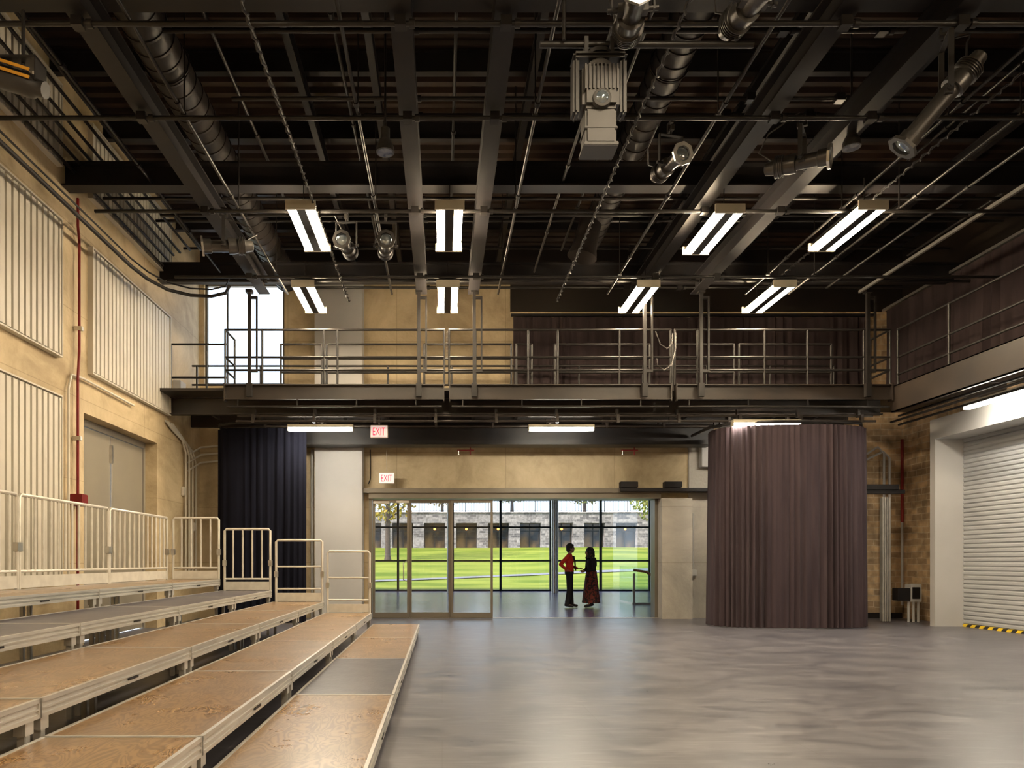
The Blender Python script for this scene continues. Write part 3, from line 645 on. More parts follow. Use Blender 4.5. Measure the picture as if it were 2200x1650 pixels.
for k,(yy,zz) in enumerate(((13.3,4.02),(13.7,4.0),(14.1,3.98),(14.4,4.05),(13.2,3.90))):
    b=MB().cyl((-3.9,0,0),(8.2,0,0),.022,n=8)
    for i in range(11): b.box(-3.6+1.15*i,-3.55+1.15*i,-.035,.035,-.03,.12)
    tag(b.obj('lighting_pipe','gallery',loc=(0,yy,zz)),'black lighting pipe slung below the gallery','pipe','pipes below the gallery')
tag(MB().tube([(-4.3,14.6,3.95),(-4.5,14.2,3.95),(-4.4,13.8,3.95),(-4.0,13.6,3.95),(-2.8,13.6,3.95)],.03,8).obj('curtain_track','black'),'curved black curtain track under the gallery','curtain track')
tag(MB().bbox(-2.9,5.65,14.5,14.95,3.68,4.02,.01).obj('header_duct','black'),'long rectangular black duct below the gallery','duct')
def rail_sec(x0,x1,y,z0,heights,posts,lab,r=.021,ret=None,group='gallery railings'):
    b=MB()
    for h in heights: b.cyl((x0,y,z0+h),(x1,y,z0+h),r,n=10)
    for x in posts: b.cyl((x,y,z0),(x,y,z0+heights[0]+.0),r,n=10); b.ell((x,y,z0+heights[0]),r*1.05,10,6)
    if ret:
        for h in heights: b.cyl((ret,y,z0+h),(ret,y+.6,z0+h),r,n=10)
        b.cyl((ret,y+.6,z0),(ret,y+.6,z0+heights[0]),r,n=10)
    tag(b.obj('guard_railing','blackpipe'),lab,'railing',group)
fr=(1.03,.52,.28)
rail_sec(-4.04,.04,13.0,4.53,fr,(-4.04,-3.35,-2.2,-1.95,-.42,.04),'black pipe guard railing on the gallery edge',ret=-4.04)
rail_sec(.13,4.25,13.0,4.53,fr,(.13,.62,1.6,2.15,3.3,4.25),'black pipe guard railing on the gallery edge')
rail_sec(4.33,8.34,13.0,4.53,fr,(4.33,4.75,6.0,6.8,7.85,8.34),'black pipe guard railing on the gallery edge',ret=8.34)
rr=(1.0,.72,.45,.2)
rail_sec(-5.32,-4.2,13.64,4.49,(1.0,.35),(-5.3,-4.6),'black pipe guard railing beside the window')
for x0,x1 in ((-3.15,-2.35),(-2.25,-.45),(-.35,1.35),(1.45,1.75),(2.2,4.05),(4.5,5.7),(5.8,7.6)):
    rail_sec(x0,x1,13.64,4.49,rr[:3],(x0,x1),'inner black pipe gate railing on the gallery')
rail_sec(-5.3,8.3,14.8,4.49,(.9,.5),[-5.2+1.35*i for i in range(11)],'rear black pipe rail on the gallery')
for i,x in enumerate((-3.55,-.43,.59,3.73,4.77,7.84)):
    b=MB().box(-.028,.028,-.028,.028,0,1.72).box(-.05,.05,-.04,.04,-.25,0).box(-.06,.06,-.06,.06,1.66,1.72)
    b.box(.12,.15,-.02,.02,.2,1.6); b.box(-.03,.15,-.015,.015,1.55,1.6); b.box(-.03,.15,-.015,.015,.2,.25)
    tag(b.obj('hanger_post','blackpipe',loc=(x,12.86,4.53)),'black steel post hanging the gallery from the beams','post','gallery hanger posts')
def chain(pts,lab):
    pts=[Vector(p) for p in pts]; b=MB()
    P=[]
    for i in range(len(pts)-1):
        L=(pts[i+1]-pts[i]).length; k=max(1,int(L/.03))
        for j in range(k): P.append((pts[i].lerp(pts[i+1],j/k),(pts[i+1]-pts[i]).normalized()))
    for i,(p,d) in enumerate(P):
        s=Vector((0,1,0)) if i%2 else d.cross(Vector((0,1,0))).normalized()
        b.tube([p+d*.020*math.cos(a)+s*.009*math.sin(a) for a in [k*pi/3 for k in range(6)]],.0032,4,closed=True)
    tag(b.obj('chain','chain'),lab,'chain','silver chains on the gallery gate')
chain([(3.97,12.96,5.50),(4.05,12.96,5.28),(4.18,12.96,5.2),(4.27,12.96,5.3),(4.28,12.96,5.5)],'silver chain draped over the gallery rail')
chain([(3.98,12.94,5.0),(4.0,12.94,4.88),(4.12,12.94,4.8),(4.26,12.94,4.9),(4.33,12.94,5.2),(4.33,12.94,5.5)],'silver chain draped over the gallery rail')
chain([(.09,12.96,5.5),(.09,12.96,5.0)],'silver chain closing the gallery gate')
b=MB().box(8.56,XR-.04,YF+.2,14.95,4.44,4.49).box(8.36,8.40,YF+.2,13.0,4.02,4.5).box(8.36,8.44,YF+.2,13.0,4.48,4.5).box(8.36,8.44,YF+.2,13.0,4.02,4.04)
for i in range(18): b.box(8.4,XR-.04,YF+.5+1.0*i,YF+.56+1.0*i,4.2,4.44)
tag(b.obj('side_gallery','gallery'),'black steel side gallery along the wall','balcony')
b=MB(); ys=[12.9,11.6,10.0,8.4,6.8,5.2,3.6]
for y in ys: b.cyl((8.42,y,4.5),(8.42,y,5.55),.022,n=10)
for z in (5.53,5.02,4.7): b.cyl((8.42,2,z),(8.42,12.9,z),.02,n=10)
tag(b.obj('guard_railing','blackpipe'),'black pipe guard railing on the side gallery','railing','gallery railings')
for k,(x,z) in enumerate(((8.55,3.9),(8.7,3.85),(8.7,4.02))):
    tag(MB().cyl((x,2,z),(x,13.3,z),.022,n=8).obj('lighting_pipe','blackpipe'),'black pipe below the side gallery','pipe','pipes below the gallery')

# ------------------------------------------------------------------ curtains
def curtain(name,pts,z0,z1,folds_per_m,amp,matn,lab,hem=0.0,seed=1,nz=14):
    rnd=random.Random(seed); pts=[Vector((p[0],p[1],0)) for p in pts]
    dense=[]
    for i in range(len(pts)-1):
        p0=pts[max(i-1,0)];p1=pts[i];p2=pts[i+1];p3=pts[min(i+2,len(pts)-1)]
        for k in range(40):
            t=k/40; dense.append(.5*((2*p1)+(p2-p0)*t+(2*p0-5*p1+4*p2-p3)*t*t+(3*p1-p0-3*p2+p3)*t**3))
    dense.append(pts[-1]); L=[0]
    for i in range(1,len(dense)): L.append(L[-1]+(dense[i]-dense[i-1]).length)
    tot=L[-1]; N=int(tot*folds_per_m*10); out=[]; j=0
    for i in range(N+1):
        s=tot*i/N
        while j<len(L)-2 and L[j+1]<s: j+=1
        t=(s-L[j])/max(1e-6,L[j+1]-L[j]); p=dense[j].lerp(dense[j+1],t); d=(dense[min(j+1,len(dense)-1)]-dense[j]).normalized()
        out.append((s,p,Vector((-d.y,d.x,0))))
    ph=[rnd.uniform(0,6.28) for _ in range(6)]
    vs=[];fs=[]
    for k in range(nz+1):
        v=k/nz; z=z1+(z0-z1)*v
        for (s,p,nn) in out:
            w=2*pi*folds_per_m*s+2.6*math.sin(s*2.9+ph[0])+1.9*math.sin(s*6.7+ph[1])+.5*v*math.sin(s*4.1+ph[5])
            a=amp*(.45+.55*v)*(0.66+.36*math.sin(s*3.7+ph[2])+.30*math.sin(s*9.3+ph[4]))
            off=a*(math.sin(w)+.35*math.sin(2.3*w+ph[3]+v))+.03*v*math.sin(s*1.9+ph[4])
            zz=z+(hem*math.sin(s*1.3+ph[5])*v if k else 0)
            vs.append((p.x+nn.x*off,p.y+nn.y*off,zz))
    W=N+1
    for k in range(nz):
        for i in range(N): a=k*W+i; fs.append((a,a+1,a+W+1,a+W))
    me=MB().add(vs,fs,True)
    o=me.obj(name,matn); tag(o,lab,'curtain'); return o
curtain('stage_curtain',[(5.50,14.3),(5.22,13.6),(5.45,13.12),(6.2,12.92),(7.2,12.92),(7.85,13.1),(8.15,13.5),(8.0,14.3)],.015,3.78,8.5,.042,'velvet','tall dark purple velvet curtain in vertical folds',seed=3)
curtain('stage_curtain',[(-4.55,14.2),(-4.3,14.0),(-3.5,13.95),(-2.72,14.0)],.02,3.92,6.0,.03,'navy','navy blue velvet curtain behind the seating risers',seed=4)
curtain('gallery_curtain',[(1.55,15.22),(4.5,15.22),(9.2,15.22)],4.52,6.57,4.0,.05,'dark_velvet','dark velvet curtain along the gallery end wall',seed=5)
curtain('gallery_curtain',[(9.6,15.1),(9.6,9),(9.6,3)],4.52,6.66,3.5,.06,'dark_velvet','dark velvet curtain along the side gallery',seed=6)
tag(MB().box(9.57,9.63,2,15.2,6.68,6.73).obj('curtain_track','alu'),'straight metal curtain track over the side gallery','curtain track')
tag(MB().box(1.5,9.4,15.18,15.24,6.59,6.64).obj('curtain_track','black'),'straight black curtain track over the gallery','curtain track')
tag(MB().box(7.69,7.73,4,12.9,6.2,6.25).obj('curtain_track','alu'),'bright metal track catching the light','curtain track')
tag(MB().tube([(5.15,14.4,3.84),(5.17,13.5,3.84),(5.45,13.12,3.84),(6.2,12.92,3.84),(7.2,12.92,3.84),(7.85,13.1,3.84),(8.17,13.6,3.84),(8.1,14.4,3.84)],.03,8).obj('curtain_track','black'),'curved black curtain track above the velvet curtain','curtain track')

# ------------------------------------------------------------------ wall panels (left)
def acoustic(y0,y1,z0,z1,lab):
    e=empty('acoustic_panel',(XL,(y0+y1)/2,z0),lab,'wall panel','corrugated wall panels'); L=y1-y0; H=z1-z0
    vs=[];fs=[];pr=[]; y=0; p=.13
    while y<L-.001:
        pr+=[(y,.07),(min(y+.085,L),.07),(min(y+.092,L),.035),(min(y+.123,L),.035)]; y+=p
    pr+=[(L,.07)]
    for (yy,xx) in pr: vs+=[(xx,yy-L/2,.02),(xx,yy-L/2,H-.02)]
    for i in range(len(pr)-1): fs.append((2*i,2*i+2,2*i+3,2*i+1))
    b=MB().add(vs,fs).box(.0,.035,-L/2,L/2,0,H); b.obj('ribbed_face','panel',e)
    MB().box(.0,.085,-L/2-.02,-L/2,0,H).box(.0,.085,L/2,L/2+.02,0,H).box(0,.085,-L/2-.02,L/2+.02,-.02,0).box(0,.085,-L/2-.02,L/2+.02,H,H+.02).obj('panel_frame','panel',e)
acoustic(10.55,13.55,4.10,5.98,'cream corrugated acoustic panel above the grey door')
acoustic(6.65,9.68,4.10,5.98,'cream corrugated acoustic panel high on the wall')
acoustic(6.65,9.68,1.0,3.53,'cream corrugated acoustic panel low on the wall')
acoustic(2.8,5.8,1.0,3.53,'cream corrugated acoustic panel low on the wall')
acoustic(2.8,5.8,4.10,5.98,'cream corrugated acoustic panel high on the wall')
acoustic(6.65,9.68,6.75,7.85,'cream corrugated acoustic panel near the roof'); acoustic(10.55,13.6,6.75,7.85,'cream corrugated acoustic panel near the roof')
e=empty('sprinkler_pipe',(XL+.08,10.1,0),'red fire sprinkler riser pipe with valve box','pipe')
b=MB().tube([(0,0,.3),(0,0,3.9),(0,.04,4.3),(0,.04,5.9),(0,0,6.1),(0,0,6.5)],.020,8); b.obj('riser','red',e)
MB().bbox(-.07,.10,-.10,.10,2.05,2.22,.01).obj('valve_box','red',e)
for y,z in ((0,1.0),(0,3.0),(.04,4.6)): MB().bbox(-.07,.05,y-.03,y+.03,z,z+.06,.005).obj('pipe_clamp','alu',e)
def conduit(pts,r,m,lab,grp=None):
    tag(MB().tube(pts,r,8).obj('conduit',m),lab,'conduit',grp)
conduit([(XL+.05,9.9,1.0),(XL+.05,9.9,3.7),(XL+.05,9.98,3.92),(XL+.05,10.3,3.95),(XL+.05,12.0,3.93)],.018,'panel','cream electrical conduit bending along the wall')
G='cream conduits in the corner'
for k in range(4):
    conduit([(XL+.04,13.4+.12*k,3.95),(XL+.04,13.7+.12*k,3.85),(XL+.06,14.2+.2*k,3.72-.05*k),(XL+.06,14.4+.2*k,3.5-.05*k),(XL+.06,14.4+.2*k,1.0)],.02,'panel','cream electrical conduit bending into the corner',G)
for k,z in enumerate((3.78,3.62,3.45)):
    conduit([(XL+.04,14.6,z-.3),(XL+.1,15.2,z-.05),(XL+.4,15.33,z),(-4.3,15.33,z)],.02,'panel','cream electrical conduit bending into the corner',G)
for y,z in ((14.3,2.6),(14.9,1.9)):
    tag(MB().bbox(XL,XL+.06,y,y+.12,z,z+.18,.01).obj('junction_box','galv'),'small grey junction box on the concrete wall','junction box')
tag(MB().bbox(XL+.0,XL+.16,13.85,14.15,4.52,4.85,.01).obj('electrical_box','white'),'white electrical box beside the gallery window','electrical box')
G='white conduits on the stone wall'
for k,x in enumerate((9.62,9.74)):
    conduit([(8.9,15.3,3.55-.12*k),(9.3,15.3,3.6-.12*k),(x-.1,15.25,3.75-.1*k),(x,15.2,3.6-.1*k),(x,15.2,.4)],.025,'white','white conduit running down the stone wall',G)
conduit([(8.3,15.28,3.15),(8.9,15.28,3.35),(9.2,15.28,3.6)],.04,'white','thick white pipe on the stone wall',G)
tag(MB().cyl((9.98,15.15,2.1),(9.98,15.15,3.9),.03).obj('sprinkler_pipe','red'),'red fire pipe on the stone wall','pipe')
conduit([(9.98,15.15,.3),(9.98,15.15,2.1)],.025,'white','white conduit below the red pipe',G)
e=empty('electrical_box',(9.62,14.4,.42),'black and white electrical box on short pipe legs','electrical box')
MB().bbox(-.02,.22,-.08,.1,0,.36,.01).obj('box_cover','white',e); MB().bbox(-.28,-.02,-.10,.1,.02,.28,.01).bbox(.02,.18,-.095,-.08,.06,.30,.005).obj('box_side','black',e,label='black cover and side box')
for x in (0,.1,.2): MB().cyl((x,0,-.42),(x,0,0),.025).obj('leg','white',e)
struct(MB().box(9.0,10.1,15.33,15.4,0,.12).obj('baseboard_back','black',label='black rubber skirting strip',category='baseboard'))
e=empty('folding_partition',(8.98,14.2,0),'stacked grey folding partition panels','partition')
for k in range(4):
    MB().bbox(-.055+.045*k,-.02+.045*k,-.05,.05,.03,2.55,.005).obj('partition_leaf','alu',e)
tag(MB().box(8.1,9.35,14.1,14.3,2.62,2.70).box(8.1,9.2,14.05,14.35,2.7,2.8).obj('partition_track','black'),'black overhead track for the folding partition','track')
tag(MB().bbox(8.2,8.85,15.1,15.3,0.0,2.66,.01).obj('wall_niche_panel','door_grey'),'grey metal door panel beside the curtain','panel')
tag(MB().bbox(5.62,5.95,15.1,15.3,3.3,3.95,.01).obj('wall_box','white'),'white box mounted on the wall under the gallery','wall box')
e=empty('power_outlet',(5.5,15.32,1.0),'small white outlet with conduit above','outlet')
MB().bbox(-.07,.07,-.06,0,-.07,.07,.01).obj('outlet_cover','white',e); MB().cyl((0,-.02,.07),(0,-.02,1.3),.012).obj('outlet_conduit','white',e)
for x in (.5,4.0):
    e=empty('fire_sprinkler',(x,14.9,3.5),'small red sprinkler pipe stub with brass head','sprinkler')
    MB().cyl((-.18,0,.12),(.18,0,.12),.014).cyl((.1,0,.02),(.1,0,.18),.012).obj('stub_pipe','red',e); MB().rev((-.15,0,.02),(0,0,1),[(0,.03),(.01,.03),(.015,.01),(.1,.012)],10).obj('spray_nozzle','alu',e)
conduit([(-1.58,15.33,3.7),(-1.58,15.33,3.05),(-1.62,15.33,2.95)],.012,'black','thin black cable hanging on the wall')
conduit([(-2.85,15.3,0),(-2.85,15.3,3.7)],.03,'white','white vertical pipe beside the pier')

# ------------------------------------------------------------------ EXIT signs
def exit_sign(loc,s,lab,stem):
    e=empty('exit_sign',loc,lab,'exit sign','red exit signs'); w=.165*s; h=.12*s
    MB().bbox(-w,w,0,.05,-h,h,.01).obj('sign_box','fixture',e)
    MB().box(-w*.94,w*.94,-.004,0,-h*.9,h*.9).obj('sign_face','exit_face',e)
    cu=bpy.data.curves.new('exit_text','FONT'); cu.body='EXIT'; cu.size=1.0; cu.align_x='CENTER'; cu.align_y='CENTER'; cu.extrude=.01
    t=bpy.data.objects.new('tmp',cu); C.objects.link(t); bpy.context.view_layer.update()
    me=bpy.data.meshes.new_from_object(t.evaluated_get(bpy.context.evaluated_depsgraph_get())); bpy.data.objects.remove(t)
    me.materials.clear(); me.materials.append(M['exit_red'])
    xs=[v.co.x for v in me.vertices]; ys=[v.co.y for v in me.vertices]; cx=(min(xs)+max(xs))/2; cy=(min(ys)+max(ys))/2
    sx=.235*s/(max(xs)-min(xs)); sy=.145*s/(max(ys)-min(ys))
    for v in me.vertices: v.co.x=(v.co.x-cx)*sx; v.co.y=(v.co.y-cy)*sy; v.co.z*=.2
    o=bpy.data.objects.new('lettering',me); C.objects.link(o); o.parent=e; o.location=(0,-.007,0); o.rotation_euler=(pi/2,0,0)
    if stem: MB().cyl((0,.025,h),(0,.025,h+stem),.008).obj('stem','fixture',e)
exit_sign((-1.23,13.6,3.78),1.05,'red lettered exit sign below the gallery',.2)
exit_sign((-1.20,15.1,3.05),1.02,'red lettered exit sign above the glass doors',.5)

# ------------------------------------------------------------------ seating risers
LEN=2.1
rows=[(.18,-.385,.80),(.37,-1.2,.80),(.56,-2.01,.87),(.75,-2.9,.86),(.94,-3.78,.86)]
def deck(h,xe,w,top,lab,grp):
    e=empty('stage_riser',(xe-w/2,11.9-LEN/2,0),lab,'stage riser',grp)
    L=LEN/2-.006; W=w/2
    MB().box(-W+.014,W-.014,-L+.012,L-.012,h-.024,h+.0).obj('platform_top',top,e)
    b=MB(); T=.095
    for sx in (-1,1):
        xa=sx*W; xb=sx*(W-.022)
        b.box(min(xa,xb),max(xa,xb),-L,L,h-.02,h+.003); b.box(min(xa,xb),max(xa,xb),-L,L,h-T,h-T+.02)
        xc=sx*(W-.008); xd=sx*(W-.014); b.box(min(xc,xd),max(xc,xd),-L,L,h-T+.01,h-.01)
        b.box(min(xa,sx*(W-.01)),max(xa,sx*(W-.01)),-L,L,h-.055,h-.045)
    for sy in (-1,1):
        ya=sy*L; yb=sy*(L-.012)
        b.box(-W,W,min(ya,yb),max(ya,yb),h-T,h+.003)
    for k in (-.5,0,.5): b.box(-W+.02,W-.02,k*L-.02,k*L+.02,h-.08,h-.03)
    b.obj('frame','riser_alu',e)
    for sx in (-1,1):
        for sy in (-1,1):
            x=sx*(W-.05); y=sy*(L-.06)
            MB().bbox(x-.022,x+.022,y-.022,y+.022,0,h-.03,.004).box(x-.03,x+.03,y-.035,y+.035,max(h-T-.07,.0),h-.04).obj('leg','riser_alu',e)
    MB().box(W-.004,W+.002,-.07,.07,h-.075,h-.06).obj('latch','black',e)
    return e
names=['lowest','second','third','fourth','top']
for r,(h,xe,w) in enumerate(rows):
    base='wood_dark' if r==3 else 'wood'
    lab={'wood':'plywood-topped riser with aluminium frame','wood_dark':'dark grey topped riser with aluminium frame'}[base]
    d0=deck(h,xe,w,base,lab,'stage risers in the %s row'%names[r])
    for k in range(1,5):
        if r==0 and k==2:
            d=deck(h,xe,w,'wood_dark','dark grey topped riser with aluminium frame','stage risers in the lowest row'); d.location.y=11.9-LEN/2-LEN*k
        else: dup(d0,(d0.location.x,11.9-LEN/2-LEN*k,0))
def guard(x0,y0,x1,y1,z,style,lab,grp):
    d=Vector((x1-x0,y1-y0,0)); L=d.length; ang=math.atan2(d.y,d.x)
    e=empty('guard_rail',(x0,y0,z),lab,'guard rail',grp,rot=(0,0,ang)); H=1.05; r=.021
    b=MB()
    b.tube([(.02,0,-.12),(.02,0,H-.03),(.05,0,H),(L-.05,0,H),(L-.02,0,H-.03),(L-.02,0,-.12)],r,8)
    if style=='bal':
        b.cyl((.02,0,.20),(L-.02,0,.20),.016,n=8); n=int(round(L/.165))
        for i in range(1,n): b.cyl((L*i/n,0,.20),(L*i/n,0,H),.0155,n=8)
    else:
        b.cyl((.02,0,.60),(L-.02,0,.60),.015,n=8); b.cyl((.02,0,.22),(L-.02,0,.22),.015,n=8)
    b.obj('rail_frame','galv',e)
    MB().box(.03,L-.03,-.012,.012,.012,.15).obj('toe_board','galv',e)
    MB().bbox(-.01,.05,-.03,.03,.42,.52,.004).obj('rail_clamp','alu',e); MB().bbox(L-.05,L+.01,-.03,.03,.42,.52,.004).obj('rail_clamp','alu',e)
for k in range(5):
    guard(-4.68,11.9-LEN*k,-4.68,11.9-LEN*(k+1),.94,'bal','galvanised steel guard rail with vertical balusters','guard rails along the top riser')
for r,(h,xe,w) in enumerate(rows[1:]):
    guard(xe-w+.02,11.94,xe-.02,11.94,h,'bal' if r>=2 else 'rail','galvanised steel guard rail with balusters' if r>=2 else 'galvanised steel guard rail with two cross bars','guard rails at the riser ends')

# ------------------------------------------------------------------ people
def remesh(o,vox=.006,smooth=4):
    m=o.modifiers.new('r','REMESH'); m.mode='VOXEL'; m.voxel_size=vox; m.use_smooth_shade=True
    s=o.modifiers.new('s','SMOOTH'); s.iterations=smooth; s.factor=.5
    bpy.context.view_layer.update()
    me=bpy.data.meshes.new_from_object(o.evaluated_get(bpy.context.evaluated_depsgraph_get()))
    o.modifiers.clear(); old=o.data; o.data=me
    if not me.materials: me.materials.append(old.materials[0])
def hand(b,wr,d,up,curl=.5,s=1.0):
    d=Vector(d).normalized(); up=Vector(up); side=d.cross(up).normalized(); nrm=side.cross(d).normalized()
    wr=Vector(wr)
    for k in range(4):
        o=(k-1.5)*.019*s; base=wr+d*.02+side*o*.7; kn=wr+d*(.09-.004*abs(k-1))*s+side*o*1.05
        b.cap(base,.013*s,kn,.0105*s,8)
        l=[.062,.072,.068,.052][k]*s; a=curl*.6; d1=(d*math.cos(a)-nrm*math.sin(a)); a2=curl*1.5; d2=(d*math.cos(a2)-nrm*math.sin(a2))
        p1=kn+d1*l*.5+side*o*.1; p2=p1+d2*l*.5; b.cap(kn,.0095*s,p1,.0088*s,8); b.cap(p1,.0088*s,p2,.0075*s,8)
    t0=wr+d*.03*s-side*.02*s; t1=t0+(d*.6-side*.7-nrm*.3)*.042*s; t2=t1+(d*.9-side*.25-nrm*.4)*.03*s
    b.cap(t0,.013*s,t1,.0105*s,8); b.cap(t1,.0105*s,t2,.0085*s,8)
def person(loc,yaw,lab,J,skirt,hairstyle):
    e=empty('person',loc,lab,'person',rot=(0,0,yaw))
    V=lambda k:Vector(J[k])
    b=MB()
    hd=V('head')
    b.ell(hd+Vector((-.008,0,.02)),(.098,.076,.105),20,14)
    b.ell(hd+Vector((.03,0,-.055)),(.062,.055,.06),16,10)
    b.ell(hd+Vector((.045,0,-.095)),(.035,.035,.025),12,8)
    b.cap(hd+Vector((.085,0,.01)),.012,hd+Vector((.108,0,-.022)),.015,10)
    b.ell(hd+Vector((.086,0,-.055)),(.014,.024,.008),10,6); b.ell(hd+Vector((.083,0,-.067)),(.013,.022,.007),10,6)
    for s in (-1,1): b.ell(hd+Vector((-.005,s*.078,-.01)),(.016,.008,.03),10,8); b.ell(hd+Vector((.08,s*.03,.03)),(.012,.02,.006),8,6)
    b.cap(V('neck'),.058,hd+Vector((-.015,0,-.06)),.05)
    ch=V('chest'); wa=V('waist'); pe=V('pelvis')
    b.ell(ch,(.11,.155,.16),18,12); b.ell(wa,(.095,.125,.14),18,12); b.ell(pe,(.115,.165,.13),18,12)
    for s,t in ((1,'l'),(-1,'r')):
        sh=V('sh_'+t); el=V('el_'+t); wr=V('wr_'+t); hp=V('hip_'+t); kn=V('kn_'+t); an=V('an_'+t)
        b.cap(V('neck')-Vector((0,0,.03)),.045,sh,.05); b.cap(sh,.048,el,.037); b.cap(el,.037,wr,.025)
        hand(b,wr,V('hd_'+t),(0,0,1) if abs(V('hd_'+t).normalized().z)<.8 else (1,0,0),.6)
        b.cap(hp,.085,kn,.055); b.cap(kn,.054,an+Vector((0,0,.06)),.035); b.ell(kn.lerp(an,.3)+Vector((-.02,0,0)),(.045,.045,.1),12,8)
        b.cap(an+Vector((-.02,0,.03)),.034,an+Vector((.14,s*.02,.0)),.026)
    o=b.obj('body','skin',e); remesh(o,.006)
    for s in (-1,1): MB().ell(hd+Vector((.083,s*.03,.013)),(.011,.014,.009),10,8).obj('eye','mullion',e)
    b=MB(); b.ell(ch,(.128,.172,.165),20,12); b.ell(wa,(.113,.145,.16),20,12); b.ell(pe+Vector((0,0,.05)),(.128,.178,.10),20,12); b.cap(V('neck')-Vector((0,0,.02)),.066,V('neck')-Vector((0,0,.05)),.08)
    for t in ('l','r'):
        sh=V('sh_'+t); el=V('el_'+t); wr=V('wr_'+t)
        b.cap(V('neck')-Vector((0,0,.05)),.055,sh,.062); b.cap(sh,.062,el,.05); b.cap(el,.05,el.lerp(wr,.92),.036)
    o=b.obj('jacket' if skirt else 'sweater','cloth_black' if skirt else 'shirt_red',e); remesh(o,.008)
    if skirt:
        vs=[];fs=[];N=64;K=16
        for k in range(K+1):
            v=k/K; z=pe.z+.10-(pe.z+.10-.13)*v
            for i in range(N):
                a=2*pi*i/N; rx=.125+.10*v**.8; ry=.175+.08*v; f=1+.06*v*math.sin(9*a+1)+.03*v*math.sin(5*a)
                cx=pe.x*(1-v)+.0; vs.append((cx+rx*f*math.cos(a),ry*f*math.sin(a),z))
        for k in range(K):
            for i in range(N): a=k*N+i; b2=k*N+(i+1)%N; fs.append((a,b2,b2+N,a+N))
        MB().add(vs,fs,True).obj('skirt','skirt',e,label='long patterned red and black skirt')
    else:
        b=MB(); b.ell(pe,(.125,.175,.13),20,12)
        for t in ('l','r'):
            hp=V('hip_'+t); kn=V('kn_'+t); an=V('an_'+t); b.cap(hp,.096,kn,.072); b.cap(kn,.07,an+Vector((0,0,.05)),.066)
        o=b.obj('trousers','cloth_black',e); remesh(o,.008)
        b=MB().tube([ch+Vector((.12,.06,.12)),ch+Vector((.15,.05,-.05)),wa+Vector((.15,.05,-.05))],.02,8).tube([ch+Vector((.10,-.07,.13)),ch+Vector((.15,-.05,-.02)),wa+Vector((.16,-.03,-.1))],.02,8); b.obj('scarf','cloth_black',e)
    for t,s in (('l',1),('r',-1)):
        an=V('an_'+t); b=MB(); b.cap(an+Vector((-.035,0,.02)),.042,an+Vector((.14,s*.02,-.01)),.036); b.cap(an+Vector((-.03,0,.02)),.042,an+Vector((-.02,0,.06)),.045)
        o=b.obj('shoe','cloth_black',e); remesh(o,.008)
        for v in o.data.vertices:
            if v.co.z<.004: v.co.z=.004
    b=MB()
    if hairstyle=='bob':
        b.ell(hd+Vector((-.025,0,.04)),(.108,.094,.105),18,12); b.ell(hd+Vector((-.055,0,-.02)),(.075,.09,.09),16,10)
        b.cap(hd+Vector((.05,.03,.09)),.03,hd+Vector((.06,-.04,.085)),.028)
    else:
        b.ell(hd+Vector((-.03,0,.04)),(.118,.11,.11),18,12)
        rnd=random.Random(5)
        for k in range(60):
            a=rnd.uniform(.5,5.78); z=rnd.uniform(-.15,.12); rr_=.105 if z<.07 else .07
            b.ell(hd+Vector((-.03+math.cos(a)*rr_,math.sin(a)*rr_*.95,z)),.03,8,6)
    o=b.obj('hair','hair',e); remesh(o,.008,2)
    return e
JA=dict(head=(.03,0,1.60),neck=(.0,0,1.44),chest=(-.01,0,1.27),waist=(.0,0,1.10),pelvis=(-.01,0,.95),
 sh_l=(0,.175,1.40),el_l=(-.02,.25,1.13),wr_l=(.20,.14,1.06),hd_l=(1,-.3,.1),
 sh_r=(-.01,-.175,1.40),el_r=(-.22,-.27,1.17),wr_r=(-.07,-.20,1.02),hd_r=(.9,.35,-.25),
 hip_l=(0,.085,.90),kn_l=(.02,.09,.50),an_l=(.04,.11,.055),hip_r=(0,-.085,.90),kn_r=(.0,-.09,.50),an_r=(-.06,-.10,.055))
person((3.45,18.9,0),-.25,'person in red sweater and black trousers standing hand on hip',JA,False,'bob')
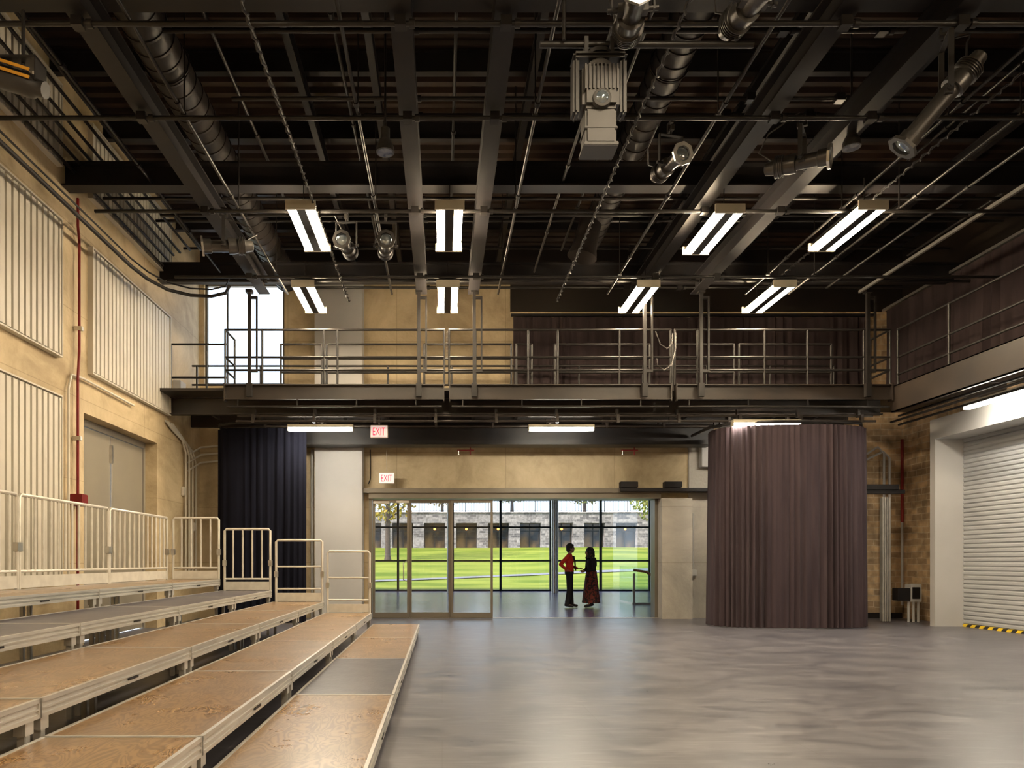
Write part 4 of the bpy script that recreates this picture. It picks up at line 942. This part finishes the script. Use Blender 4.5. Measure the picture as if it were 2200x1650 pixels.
JB=dict(head=(.06,0,1.49),neck=(.0,0,1.34),chest=(-.02,0,1.18),waist=(-.02,0,1.03),pelvis=(-.01,0,.89),
 sh_l=(0,.165,1.30),el_l=(.02,.20,1.04),wr_l=(.22,.06,1.0),hd_l=(.6,-.7,.1),
 sh_r=(0,-.165,1.30),el_r=(.02,-.20,1.04),wr_r=(.23,-.06,.97),hd_r=(.5,.8,.1),
 hip_l=(0,.085,.84),kn_l=(.02,.09,.47),an_l=(.10,.10,.055),hip_r=(0,-.085,.84),kn_r=(-.02,-.09,.47),an_r=(-.06,-.10,.055))
person((4.03,18.9,0),pi+.3,'person in dark jacket and long patterned skirt with hands clasped',JB,True,'curly')

# ------------------------------------------------------------------ light & camera
sd=bpy.data.lights.new('sun','SUN'); sd.energy=7.5; sd.angle=.01; sd.color=(1,.95,.85)
so=bpy.data.objects.new('sun',sd); C.objects.link(so); so.rotation_euler=Vector((.75,.45,-.75)).to_track_quat('-Z','Y').to_euler()
w=bpy.data.worlds.new('world'); bpy.context.scene.world=w; w.use_nodes=True; nt=w.node_tree
bg=nt.nodes['Background']; sky=nt.nodes.new('ShaderNodeTexSky'); sky.sky_type='HOSEK_WILKIE'; sky.turbidity=4; sky.sun_direction=(-.6,-.4,.7)
mx=nt.nodes.new('ShaderNodeMixRGB'); mx.inputs['Fac'].default_value=.6; mx.inputs[2].default_value=(.70,.84,1,1)
nt.links.new(sky.outputs[0],mx.inputs[1]); nt.links.new(mx.outputs[0],bg.inputs[0]); bg.inputs[1].default_value=4.5

cd=bpy.data.cameras.new('camera'); cam=bpy.data.objects.new('camera',cd); C.objects.link(cam)
cd.sensor_width=36; cd.lens=36*1500/2200; cd.shift_x=150/2200; cd.shift_y=381/2200; cd.clip_end=300
cam.location=(0,0,1.25); cam.rotation_euler=(pi/2,0,0)
bpy.context.scene.camera=cam
vs_=bpy.context.scene.view_settings
vs_.view_transform='Standard'; vs_.look='None'; vs_.exposure=0.15; vs_.gamma=1.08
